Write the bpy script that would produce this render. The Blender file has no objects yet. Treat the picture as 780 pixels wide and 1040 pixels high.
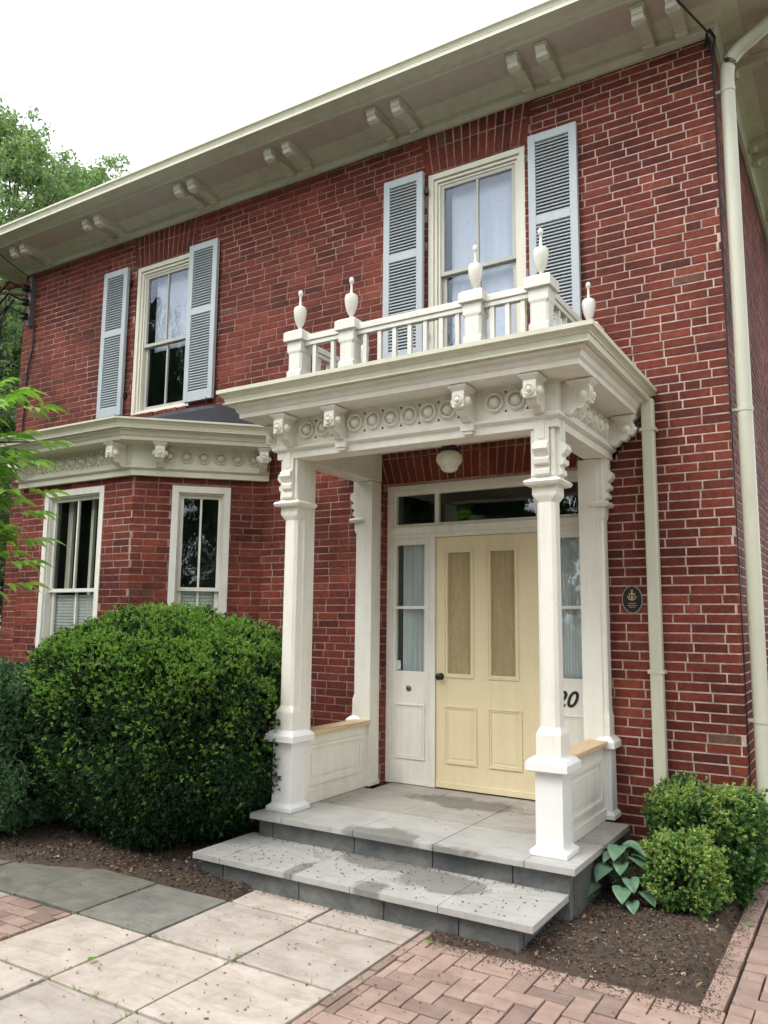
import bpy, math, random
import numpy as np
from mathutils import Vector, Matrix, noise
random.seed(7); rng = np.random.default_rng(7)
scene = bpy.context.scene
col = scene.collection
R = math.radians

# ------------------------------------------------------------------ materials
def new_mat(name):
    m = bpy.data.materials.new(name); m.use_nodes = True
    nt = m.node_tree; b = nt.nodes['Principled BSDF']
    return m, nt, b
def N(nt, typ, **kw):
    n = nt.nodes.new(typ)
    for k, v in kw.items():
        if k in n.inputs: n.inputs[k].default_value = v
        else: setattr(n, k, v)
    return n
def L(nt, a, b): nt.links.new(a, b)
def c4(c): return (c[0], c[1], c[2], 1)
def ramp(nt, fac, stops, interp='LINEAR'):
    r = nt.nodes.new('ShaderNodeValToRGB'); r.color_ramp.interpolation = interp
    e = r.color_ramp.elements
    while len(e) < len(stops): e.new(0.5)
    for i, (p, c) in enumerate(stops):
        e[i].position = p; e[i].color = c4(c) if len(c) == 3 else c
    L(nt, fac, r.inputs['Fac']); return r.outputs['Color']
def mixc(nt, fac, a, b, mode='MIX'):
    m = nt.nodes.new('ShaderNodeMix'); m.data_type = 'RGBA'; m.blend_type = mode
    for s, v in ((m.inputs[0], fac), (m.inputs[6], a), (m.inputs[7], b)):
        if hasattr(v, 'is_output') or isinstance(v, bpy.types.NodeSocket): L(nt, v, s)
        else: s.default_value = v if isinstance(v, (int, float)) else c4(v)
    return m.outputs[2]
def pos(nt): return N(nt, 'ShaderNodeNewGeometry').outputs['Position']
def noise_n(nt, scale, detail=4, rough=.55, vec=None, dist=0):
    n = N(nt, 'ShaderNodeTexNoise', Scale=scale, Detail=detail, Roughness=rough, Distortion=dist)
    L(nt, vec if vec is not None else pos(nt), n.inputs['Vector']); return n.outputs['Fac']
def bump(nt, b, h, strength=.3, dist=.01):
    n = N(nt, 'ShaderNodeBump', Strength=strength, Distance=dist); L(nt, h, n.inputs['Height']); L(nt, n.outputs['Normal'], b.inputs['Normal'])
def mapping(nt, scale):
    m = N(nt, 'ShaderNodeMapping'); m.inputs['Scale'].default_value = scale; L(nt, pos(nt), m.inputs['Vector']); return m.outputs['Vector']

def paint(name, c, rough=.45, dirt=.5, dirtcol=None, bumpk=.12):
    m, nt, b = new_mat(name)
    dc = dirtcol or (c[0]*.62, c[1]*.6, c[2]*.52)
    streak = noise_n(nt, 1, 5, .65, mapping(nt, (14, 14, 1.6)))
    blot = noise_n(nt, 3.5, 6, .6)
    f = ramp(nt, mixc(nt, .5, streak, blot), [(.46, (0, 0, 0)), (.72, (dirt,)*3)])
    base = mixc(nt, f, c, dc)
    sp = ramp(nt, noise_n(nt, 60, 3, .5), [(.71, (0, 0, 0)), (.76, (.6,)*3)])
    base = mixc(nt, sp, base, (c[0]*.45, c[1]*.42, c[2]*.36))
    L(nt, base, b.inputs['Base Color']); b.inputs['Roughness'].default_value = rough
    bump(nt, b, noise_n(nt, 90, 4, .6, mapping(nt, (1, 1, .3))), bumpk, .003)
    return m
M = {}
M['cream'] = paint('cream_paint', (.78, .76, .68), .42, .5)
M['white'] = paint('white_paint', (.78, .78, .76), .38, .18)
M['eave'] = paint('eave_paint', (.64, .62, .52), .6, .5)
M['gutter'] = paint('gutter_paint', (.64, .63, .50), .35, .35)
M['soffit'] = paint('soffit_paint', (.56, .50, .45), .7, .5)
M['casing'] = paint('casing_paint', (.70, .68, .56), .45, .3)
M['sash'] = paint('sash_paint', (.46, .455, .40), .45, .3)
M['shutter'] = paint('shutter_paint', (.43, .475, .495), .5, .25)
M['door'] = paint('door_paint', (.76, .65, .42), .4, .22)
M['ceiling'] = paint('ceiling_paint', (.72, .66, .54), .6, .2)
M['pipe'] = paint('downspout_paint', (.56, .56, .44), .35, .3)

def wood_mat():
    m, nt, b = new_mat('bare_wood')
    w = noise_n(nt, 1, 6, .7, mapping(nt, (60, 3, 60)))
    L(nt, ramp(nt, w, [(.3, (.42, .29, .16)), (.7, (.72, .56, .36))]), b.inputs['Base Color']); b.inputs['Roughness'].default_value = .7
    return m
M['wood'] = wood_mat()

def brick_mat():
    m, nt, b = new_mat('red_brick')
    g = N(nt, 'ShaderNodeNewGeometry'); p = g.outputs['Position']
    isl = g.outputs['Random Per Island']
    base = ramp(nt, isl, [(0, (.095, .028, .022)), (.06, (.13, .033, .024)), (.4, (.165, .038, .026)), (.85, (.195, .046, .030)), (.97, (.235, .062, .038)), (.99, (.15, .06, .04)), (1, (.16, .09, .065))])
    n1 = noise_n(nt, 26, 8, .75)
    base = mixc(nt, 1.0, base, ramp(nt, n1, [(.28, (.5, .46, .46)), (.5, (1, 1, 1)), (.75, (1.55, 1.6, 1.5))]), 'MULTIPLY')
    big = noise_n(nt, 1.3, 5, .65)
    base = mixc(nt, 1.0, base, ramp(nt, big, [(.36, (.55, .58, .60)), (.62, (1.15, 1.12, 1.08))]), 'MULTIPLY')
    # old lime wash and mortar smears
    sm = ramp(nt, noise_n(nt, 7, 7, .75), [(.63, (0, 0, 0)), (.74, (.5,)*3)])
    base = mixc(nt, sm, base, (.30, .20, .165))
    sm2 = ramp(nt, noise_n(nt, 3.1, 5, .7, dist=.4), [(.68, (0, 0, 0)), (.8, (.4,)*3)])
    base = mixc(nt, sm2, base, (.30, .22, .19))
    pit = ramp(nt, noise_n(nt, 150, 3, .6), [(.62, (0, 0, 0)), (.72, (.7,)*3)])
    base = mixc(nt, pit, base, (.06, .02, .018))
    L(nt, base, b.inputs['Base Color'])
    L(nt, ramp(nt, n1, [(.2, (.55,)*3), (.8, (.85,)*3)]), b.inputs['Roughness'])
    b.inputs['Specular IOR Level'].default_value = .18
    bump(nt, b, noise_n(nt, 90, 9, .8), .8, .008)
    return m
M['brick'] = brick_mat()
def mortar_mat():
    m, nt, b = new_mat('lime_mortar')
    p = pos(nt)
    s = N(nt, 'ShaderNodeSeparateXYZ'); L(nt, p, s.inputs[0])
    n = noise_n(nt, 1.4, 5, .65)
    base = ramp(nt, n, [(.32, (.24, .12, .098)), (.5, (.35, .205, .17)), (.68, (.50, .35, .30))])
    # repointed joints near the right hand corner are paler
    mr = N(nt, 'ShaderNodeMapRange'); L(nt, s.outputs['X'], mr.inputs['Value'])
    mr.inputs['From Min'].default_value = -1.6; mr.inputs['From Max'].default_value = -.5; mr.inputs['To Max'].default_value = .8
    base = mixc(nt, mr.outputs[0], base, (.60, .47, .41))
    base = mixc(nt, 1.0, base, ramp(nt, noise_n(nt, 9, 7, .75), [(.35, (.5,)*3), (.6, (1.15,)*3)]), 'MULTIPLY')
    L(nt, base, b.inputs['Base Color']); b.inputs['Roughness'].default_value = .95
    bump(nt, b, noise_n(nt, 160, 4, .7), .6, .005)
    return m
M['mortar'] = mortar_mat()

def stone_mat(name, lo, hi, bumpk=.25, island=.25, wet=None, rough=.75):
    m, nt, b = new_mat(name)
    g = N(nt, 'ShaderNodeNewGeometry')
    n = noise_n(nt, 5, 9, .68, dist=.3)
    base = ramp(nt, n, [(.3, lo), (.7, hi)])
    vein = noise_n(nt, 1, 6, .6, mapping(nt, (3, 14, 5)), 1.2)
    base = mixc(nt, ramp(nt, vein, [(.52, (0, 0, 0)), (.62, (.35,)*3), (.70, (0, 0, 0))]), base, (lo[0]*.8, lo[1]*.72, lo[2]*.6))
    base = mixc(nt, 1.0, base, ramp(nt, g.outputs['Random Per Island'], [(0, (1-island,)*3), (.5, (1, .985, .97)), (1, (1+island*.4, 1+island*.36, 1+island*.3))]), 'MULTIPLY')
    sp = ramp(nt, noise_n(nt, 70, 5, .7), [(.63, (0, 0, 0)), (.7, (.5,)*3)])
    base = mixc(nt, sp, base, (lo[0]*.45, lo[1]*.42, lo[2]*.38))
    if wet:
        acc = None
        for (cx, cy, rx, ry) in wet:
            sub = N(nt, 'ShaderNodeVectorMath', operation='SUBTRACT'); L(nt, g.outputs['Position'], sub.inputs[0]); sub.inputs[1].default_value = (cx, cy, 0)
            dv = N(nt, 'ShaderNodeVectorMath', operation='DIVIDE'); L(nt, sub.outputs[0], dv.inputs[0]); dv.inputs[1].default_value = (rx, ry, 1e3)
            ln = N(nt, 'ShaderNodeVectorMath', operation='LENGTH'); L(nt, dv.outputs[0], ln.inputs[0])
            ad = N(nt, 'ShaderNodeMath', operation='MULTIPLY_ADD'); L(nt, noise_n(nt, 4, 6, .6, dist=.6), ad.inputs[0]); ad.inputs[1].default_value = 1.0; L(nt, ln.outputs['Value'], ad.inputs[2])
            rr = ramp(nt, ad.outputs[0], [(.0, (.9, .9, .9)), (.86, (1, 1, 1)), (1.0, (0, 0, 0))])
            # ramp is clamped to 0..1 so distance 1 marks the edge
            if acc is None: acc = rr
            else: acc = mixc(nt, 1.0, acc, rr, 'LIGHTEN')
        base = mixc(nt, acc, base, mixc(nt, 1.0, base, (.52, .52, .50), 'MULTIPLY'))
    L(nt, base, b.inputs['Base Color']); b.inputs['Roughness'].default_value = rough
    bump(nt, b, noise_n(nt, 22, 10, .72), bumpk, .012)
    return m
M['tread'] = stone_mat('pale_limestone', (.40, .40, .38), (.52, .515, .49), wet=[(-2.0, -1.36, .75, .42), (-1.45, -1.50, .62, .42), (-1.75, -1.85, .25, .35), (-2.3, -1.75, .12, .3)])
M['landing'] = stone_mat('landing_limestone', (.33, .31, .275), (.46, .44, .40), wet=[(-1.9, -.25, .95, .42)])
M['riser'] = stone_mat('grey_riser_stone', (.065, .072, .075), (.19, .20, .19), .6, .5)
M['slab'] = stone_mat('buff_flagstone', (.38, .325, .28), (.60, .535, .475), .4, .2)
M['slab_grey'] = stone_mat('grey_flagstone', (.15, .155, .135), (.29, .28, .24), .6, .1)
M['slab_mossy_shaded'] = stone_mat('shaded_mossy_flagstone', (.12, .115, .095), (.25, .235, .19), .5, .1)  # mossy stone, darkened further so the colour holds the overhanging tree's shade
M['paver'] = stone_mat('brick_paver', (.27, .185, .15), (.41, .30, .25), .35, .34)
def soil(name, a, b2, sc=30):
    m, nt, b = new_mat(name)
    n = noise_n(nt, sc, 8, .8)
    base = ramp(nt, n, [(.3, a), (.55, b2), (.75, tuple(x*1.7 for x in b2))])
    base = mixc(nt, ramp(nt, noise_n(nt, 2.2, 4, .6), [(.4, (0,)*3), (.6, (.5,)*3)]), base, tuple(x*.55 for x in b2))
    L(nt, base, b.inputs['Base Color']); b.inputs['Roughness'].default_value = 1
    bump(nt, b, noise_n(nt, sc*1.6, 8, .8), .9, .03); return m
M['soil'] = soil('bed_soil', (.05, .034, .023), (.14, .10, .072))
M['joint'] = soil('joint_sand', (.035, .03, .018), (.10, .085, .055), 40)
M['lawn'] = soil('lawn', (.03, .06, .015), (.06, .10, .03), 12)
def rand_mat(name, stops, rough=.8, trans=0, spec=.3):
    m, nt, b = new_mat(name)
    g = N(nt, 'ShaderNodeNewGeometry')
    c = ramp(nt, g.outputs['Random Per Island'], stops)
    L(nt, c, b.inputs['Base Color']); b.inputs['Roughness'].default_value = rough; b.inputs['Specular IOR Level'].default_value = spec
    if trans:
        t = N(nt, 'ShaderNodeBsdfTranslucent'); L(nt, mixc(nt, 1.0, c, (1.3, 1.5, .7), 'MULTIPLY'), t.inputs['Color'])
        mx = N(nt, 'ShaderNodeMixShader'); mx.inputs[0].default_value = trans
        L(nt, b.outputs[0], mx.inputs[1]); L(nt, t.outputs[0], mx.inputs[2])
        L(nt, mx.outputs[0], nt.nodes['Material Output'].inputs['Surface'])
    return m
M['chips'] = rand_mat('mulch_chips', [(0, (.02, .013, .009)), (.5, (.06, .04, .028)), (.85, (.125, .085, .06)), (.97, (.22, .16, .12)), (1, (.45, .40, .35))])
M['litter'] = rand_mat('fallen_seeds', [(0, (.10, .05, .025)), (.6, (.20, .11, .06)), (1, (.3, .2, .1))])
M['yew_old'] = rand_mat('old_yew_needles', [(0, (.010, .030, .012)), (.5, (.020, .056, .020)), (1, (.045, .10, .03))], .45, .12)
M['yew_new_lit'] = rand_mat('new_lit_yew_shoots', [(0, (.11, .24, .045)), (.6, (.21, .37, .075)), (.95, (.34, .49, .13)), (1, (.36, .24, .10))], .5, .35)  # new shoots; also paints the lit look of the bush top
M['blue_leaf'] = rand_mat('blue_green_needles', [(0, (.05, .12, .055)), (.5, (.12, .24, .11)), (1, (.22, .37, .17))], .5, .12)
M['box_old'] = rand_mat('dark_box_leaves', [(0, (.03, .08, .024)), (.6, (.07, .16, .045)), (1, (.12, .24, .07))], .4, .2)
M['box_new'] = rand_mat('pale_box_leaves', [(0, (.14, .24, .05)), (.5, (.26, .39, .09)), (.88, (.38, .50, .16)), (.94, (.42, .38, .2)), (1, (.44, .30, .17))], .45, .25)
M['tree'] = rand_mat('tree_leaves', [(0, (.12, .18, .095)), (.5, (.19, .27, .145)), (1, (.28, .37, .22))], .5, .5)
M['tree_dark'] = rand_mat('dark_tree_leaves', [(0, (.035, .07, .03)), (.5, (.06, .115, .045)), (1, (.11, .18, .07))], .5, .35)
M['near_leaf'] = rand_mat('bright_leaves', [(0, (.12, .25, .04)), (.5, (.21, .37, .07)), (1, (.33, .50, .12))], .35, .4, .5)
M['bark'] = stone_mat('bark', (.05, .04, .03), (.13, .105, .08), .8, .1)
def hosta_mat():
    m, nt, b = new_mat('hosta_leaf')
    g = N(nt, 'ShaderNodeNewGeometry')
    base = ramp(nt, g.outputs['Random Per Island'], [(0, (.07, .16, .09)), (.6, (.13, .24, .145)), (1, (.24, .35, .20))])
    L(nt, mixc(nt, .35, base, ramp(nt, noise_n(nt, 25, 4), [(.3, (.05, .12, .07)), (.7, (.19, .31, .19))])), b.inputs['Base Color'])
    b.inputs['Roughness'].default_value = .42; return m
M['hosta'] = hosta_mat()
def plain(name, c, rough=.5, metal=0, nz=.15):
    m, nt, b = new_mat(name)
    L(nt, mixc(nt, 1.0, c, ramp(nt, noise_n(nt, 30, 4), [(.3, (1-nz,)*3), (.7, (1+nz,)*3)]), 'MULTIPLY'), b.inputs['Base Color'])
    b.inputs['Roughness'].default_value = rough; b.inputs['Metallic'].default_value = metal; return m
M['black'] = plain('black_iron', (.015, .015, .016), .35, .3)
M['meter'] = plain('grey_box', (.12, .12, .125), .5)
M['rust'] = plain('rusty_iron', (.16, .06, .035), .8, .2, .4)
M['brass'] = plain('aged_brass', (.20, .15, .09), .4, .8)
M['gold'] = plain('plaque_gold', (.55, .42, .18), .4, .4)
M['silver'] = plain('plaque_rim', (.30, .31, .30), .45, .5)
M['roofmetal'] = plain('dark_metal_roof', (.045, .048, .058), .38, .3, .25)
M['shingle'] = plain('roof_shingle', (.07, .065, .06), .9)
M['dark_room'] = plain('dim_room', (.022, .024, .022), .9)
M['blue_room'] = plain('room_with_pale_wall', (.10, .11, .12), .9)
M['opal'] = plain('opal_glass', (.74, .73, .66), .15, 0, .05)
M['blind'] = plain('blind_slat', (.78, .84, .80), .5, 0, .1)
M['ink'] = plain('number_paint', (.02, .018, .014), .3, 0, .1)
M['green_trim'] = plain('green_trim', (.11, .15, .085), .6)
M['sticker'] = plain('sticker', (.6, .62, .62), .4)
def cloth(name, a, b2):
    m, nt, b = new_mat(name)
    n = noise_n(nt, 1, 3, .5, mapping(nt, (18, 18, 1)))
    L(nt, ramp(nt, n, [(.3, a), (.7, b2)]), b.inputs['Base Color']); b.inputs['Roughness'].default_value = .9; return m
M['curtain'] = cloth('blue_grey_curtain', (.66, .69, .71), (.82, .85, .87))
M['door_curtain'] = plain('tan_curtain', (.50, .425, .30), .9, 0, .05)
M['sheer'] = plain('sheer_curtain', (.40, .45, .52), .9, 0, .08)
def glass(name, ior=1.6, wave=.25, tint=(1, 1, 1), sc=3.0, gcol=(.92, .96, 1)):
    m = bpy.data.materials.new(name); m.use_nodes = True; nt = m.node_tree; nt.nodes.clear()
    out = N(nt, 'ShaderNodeOutputMaterial'); tr = N(nt, 'ShaderNodeBsdfTransparent', Color=c4(tint)); gl = N(nt, 'ShaderNodeBsdfGlossy', Roughness=.015)
    gl.inputs['Color'].default_value = c4(gcol)
    fr = N(nt, 'ShaderNodeFresnel', IOR=ior)
    bp = N(nt, 'ShaderNodeBump', Strength=wave, Distance=.02); L(nt, noise_n(nt, 1, 3, .5, mapping(nt, (sc*2, sc*2, sc)), .6), bp.inputs['Height'])
    L(nt, bp.outputs[0], gl.inputs['Normal'])
    gb = N(nt, 'ShaderNodeNewGeometry'); inv = N(nt, 'ShaderNodeMath', operation='SUBTRACT'); inv.inputs[0].default_value = 1; L(nt, gb.outputs['Backfacing'], inv.inputs[1]); mu = N(nt, 'ShaderNodeMath', operation='MULTIPLY'); L(nt, fr.outputs[0], mu.inputs[0]); L(nt, inv.outputs[0], mu.inputs[1])
    mx = N(nt, 'ShaderNodeMixShader'); L(nt, mu.outputs[0], mx.inputs[0]); L(nt, tr.outputs[0], mx.inputs[1]); L(nt, gl.outputs[0], mx.inputs[2]); L(nt, mx.outputs[0], out.inputs[0])
    return m
M['glass'] = glass('old_window_glass', 1.75, .3, gcol=(.72, .82, .98), sc=2)
M['glass_low'] = glass('ground_floor_glass', 1.95, .06, (.93, .95, .94))
M['glass_clear'] = glass('clear_lower_glass', 1.5, .04)
M['glass_door'] = glass('door_glass', 1.9, .6, (.97, .95, .9), 3)

# ------------------------------------------------------------------ mesh builder
class MB:
    def __init__(s, xf=None): s.v = []; s.f = []; s.m = []; s.xf = xf
    def add(s, vs, fs, mi=0):
        o = len(s.v)
        for p in vs:
            p = Vector(p); s.v.append(tuple(s.xf @ p) if s.xf else tuple(p))
        for f in fs: s.f.append([i+o for i in f]); s.m.append(mi)
    def box(s, x0, x1, y0, y1, z0, z1, mi=0):
        x0, x1 = min(x0, x1), max(x0, x1); y0, y1 = min(y0, y1), max(y0, y1); z0, z1 = min(z0, z1), max(z0, z1)
        s.add([(x0,y0,z0),(x1,y0,z0),(x1,y1,z0),(x0,y1,z0),(x0,y0,z1),(x1,y0,z1),(x1,y1,z1),(x0,y1,z1)],
              [(0,3,2,1),(4,5,6,7),(0,1,5,4),(1,2,6,5),(2,3,7,6),(3,0,4,7)], mi)
    def loft(s, cx, cy, secs, mi=0):   # secs: (z, halfx, halfy, chamfer)
        vs = []
        for z, hx, hy, c in secs:
            c = max(c, .0015)
            vs += [(cx-hx+c,cy-hy,z),(cx+hx-c,cy-hy,z),(cx+hx,cy-hy+c,z),(cx+hx,cy+hy-c,z),(cx+hx-c,cy+hy,z),(cx-hx+c,cy+hy,z),(cx-hx,cy+hy-c,z),(cx-hx,cy-hy+c,z)]
        fs = [tuple(reversed(range(8))), tuple(range(8*(len(secs)-1), 8*len(secs)))]
        for k in range(len(secs)-1):
            for i in range(8):
                j = (i+1) % 8; fs.append((8*k+i, 8*k+j, 8*k+8+j, 8*k+8+i))
        s.add(vs, fs, mi)
    def lathe(s, cx, cy, prof, n=20, mi=0, axis='z'):
        vs = []
        for r, z in prof:
            for i in range(n):
                a = 2*math.pi*i/n; p = (r*math.cos(a), r*math.sin(a), z)
                if axis == 'z': vs.append((cx+p[0], cy+p[1], p[2]))
        fs = [tuple(reversed(range(n))), tuple(range(n*(len(prof)-1), n*len(prof)))]
        for k in range(len(prof)-1):
            for i in range(n):
                j = (i+1) % n; fs.append((n*k+i, n*k+j, n*k+n+j, n*k+n+i))
        s.add(vs, fs, mi)
    def disc_out(s, u, o, z, prof, n=16, mi=0, d=(0, -1, 0), uax=(1, 0, 0)):  # lathe about an outward axis: prof (r, out)
        c = Vector((u, o, z)); d = Vector(d); ua = Vector(uax); za = Vector((0, 0, 1)); vs = []
        for r, h in prof:
            for i in range(n):
                a = 2*math.pi*i/n; vs.append(tuple(c + d*h + ua*(r*math.cos(a)) + za*(r*math.sin(a))))
        fs = [tuple(range(n*(len(prof)-1), n*len(prof)))]
        for k in range(len(prof)-1):
            for i in range(n):
                j = (i+1) % n; fs.append((n*k+i, n*k+j, n*k+n+j, n*k+n+i))
        s.add(vs, fs, mi)
    def prism(s, poly, d, w0, w1, mi=0):  # poly in (a,z) ; d: function (a,w,z)->xyz
        n = len(poly); vs = [d(a, w0, z) for a, z in poly] + [d(a, w1, z) for a, z in poly]
        fs = [tuple(range(n)), tuple(reversed(range(n, 2*n)))] + [(i, i+n, (i+1) % n + n, (i+1) % n) for i in range(n)]
        s.add(vs, fs, mi)
    def tube(s, path, r, n=10, mi=0, cap=True):
        P = [Vector(p) for p in path]; rs = r if isinstance(r, (list, tuple)) else [r]*len(P); vs = []
        ref = Vector((0, 0, 1))
        for i, p in enumerate(P):
            t = (P[min(i+1, len(P)-1)] - P[max(i-1, 0)]).normalized()
            a = t.cross(ref if abs(t.dot(ref)) < .95 else Vector((1, 0, 0))).normalized(); b = t.cross(a)
            for k in range(n):
                q = 2*math.pi*k/n; vs.append(tuple(p + a*(rs[i]*math.cos(q)) + b*(rs[i]*math.sin(q))))
        fs = []
        for i in range(len(P)-1):
            for k in range(n):
                j = (k+1) % n; fs.append((i*n+k, i*n+j, i*n+n+j, i*n+n+k))
        if cap: fs += [tuple(reversed(range(n))), tuple(range(n*(len(P)-1), n*len(P)))]
        s.add(vs, fs, mi)
    def sweep(s, prof, path, mis=None, mi=0):   # prof (d,z); d outward = to the right hand of travel
        P = [Vector((p[0], p[1])) for p in path]; n = len(P); rows = []
        for i in range(n):
            def nr(a, b): t = (b-a).normalized(); return Vector((t.y, -t.x))
            if i == 0: m = nr(P[0], P[1])
            elif i == n-1: m = nr(P[-2], P[-1])
            else:
                a, b = nr(P[i-1], P[i]), nr(P[i], P[i+1]); m = (a+b)/(1+a.dot(b))
            rows.append([(P[i].x+m.x*d, P[i].y+m.y*d, z) for d, z in prof])
        k = len(prof)
        for i in range(n-1):
            for j in range(k-1):
                s.add([rows[i][j], rows[i+1][j], rows[i+1][j+1], rows[i][j+1]], [(0, 1, 2, 3)], mis[j] if mis else mi)
        s.add(rows[0], [tuple(reversed(range(k)))], mi); s.add(rows[-1], [tuple(range(k))], mi)
    def build(s, name, mats, parent=None, smooth=False, bevel=0, loc=None, merge=False):
        vs = np.array(s.v, dtype=float)
        if loc is None:
            loc = ((vs[:,0].min()+vs[:,0].max())/2, (vs[:,1].min()+vs[:,1].max())/2, vs[:,2].min())
        loc = np.array(loc); me = bpy.data.meshes.new(name)
        me.from_pydata([tuple(p) for p in (vs-loc)], [], s.f)
        for m in (mats if isinstance(mats, (list, tuple)) else [mats]): me.materials.append(m)
        me.polygons.foreach_set('material_index', s.m)
        if smooth: me.polygons.foreach_set('use_smooth', [True]*len(s.f))
        me.update(); me.validate()
        ob = bpy.data.objects.new(name, me); col.objects.link(ob)
        if merge:
            import bmesh
            bm = bmesh.new(); bm.from_mesh(me); bmesh.ops.remove_doubles(bm, verts=bm.verts, dist=1e-5); bmesh.ops.recalc_face_normals(bm, faces=bm.faces); bm.to_mesh(me); bm.free()
        if smooth:
            try: me.set_sharp_from_angle(angle=R(38))
            except Exception: pass
        place(ob, loc, parent)
        if bevel:
            b = ob.modifiers.new('Bevel', 'BEVEL'); b.width = bevel; b.segments = 2; b.limit_method = 'ANGLE'; b.angle_limit = R(40); b.use_clamp_overlap = True
        return ob
WL = {}
def place(ob, loc, parent):
    WL[ob.name] = Vector(loc)
    if parent is not None:
        ob.parent = parent; ob.location = Vector(loc) - WL[parent.name]
    else: ob.location = loc
def tag(o, label=None, cat=None, group=None, kind=None):
    if label: o['label'] = label
    if cat: o['category'] = cat
    if group: o['group'] = group
    if kind: o['kind'] = kind
    return o
def empty(name, loc, label, cat, group=None):
    e = bpy.data.objects.new(name, None); col.objects.link(e); e.location = loc; WL[e.name] = Vector(loc); e.empty_display_size = .2
    return tag(e, label, cat, group)
def dup(src, loc, parent, rz=0, label=None):
    o = src.copy(); col.objects.link(o); o.parent = None; place(o, loc, parent)
    o.rotation_euler = (0, 0, rz)
    if label: o['label'] = label
    for ch in src.children:
        c = ch.copy(); col.objects.link(c); c.parent = o
    return o
def np_mesh(name, V, F, mats, mi=None, parent=None, loc=(0, 0, 0), smooth=False):
    V = np.asarray(V, dtype=np.float32) - np.array(loc, dtype=np.float32); k = F.shape[1]
    me = bpy.data.meshes.new(name); me.vertices.add(len(V)); me.vertices.foreach_set('co', V.ravel())
    me.loops.add(F.size); me.loops.foreach_set('vertex_index', F.astype(np.int32).ravel())
    me.polygons.add(len(F)); me.polygons.foreach_set('loop_start', np.arange(0, F.size, k, dtype=np.int32))
    for m in (mats if isinstance(mats, (list, tuple)) else [mats]): me.materials.append(m)
    if mi is not None: me.polygons.foreach_set('material_index', np.asarray(mi, dtype=np.int32))
    if smooth: me.polygons.foreach_set('use_smooth', np.ones(len(F), dtype=bool))
    me.update(calc_edges=True); ob = bpy.data.objects.new(name, me); col.objects.link(ob); place(ob, loc, parent)
    return ob

# ------------------------------------------------------------------ brickwork
CH = .0657
def local(o, u):   # wall frame: x along wall, y outward (towards viewer), z up
    u = Vector(u).normalized(); n = u.cross(Vector((0, 0, 1)))
    return Matrix(((u.x, n.x, 0, o[0]), (u.y, n.y, 0, o[1]), (0, 0, 1, o[2]), (0, 0, 0, 1)))
def one_brick(mb, a0, a1, z0, z1, rnd):
    j = lambda s: rnd.uniform(-s, s)
    t = j(.0016); e = .0022
    f = [(a0+e+j(.0032), t+.0005, z0+e+j(.0024)), (a1-e+j(.0032), t+.0005, z0+e+j(.0024)), (a1-e+j(.0032), t+.0005, z1-e+j(.0024)), (a0+e+j(.0032), t+.0005, z1-e+j(.0024))]
    c = [(a0, -.0028, z0), (a1, -.0028, z0), (a1, -.0028, z1), (a0, -.0028, z1)]
    b = [(a0, -.014, z0), (a1, -.014, z0), (a1, -.014, z1), (a0, -.014, z1)]
    mb.add(f+c+b, [(0,1,2,3)] + [(4+i, 4+(i+1) % 4, (i+1) % 4, i) for i in range(4)] + [(8+i, 8+(i+1) % 4, 4+(i+1) % 4, 4+i) for i in range(4)], 0)
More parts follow.
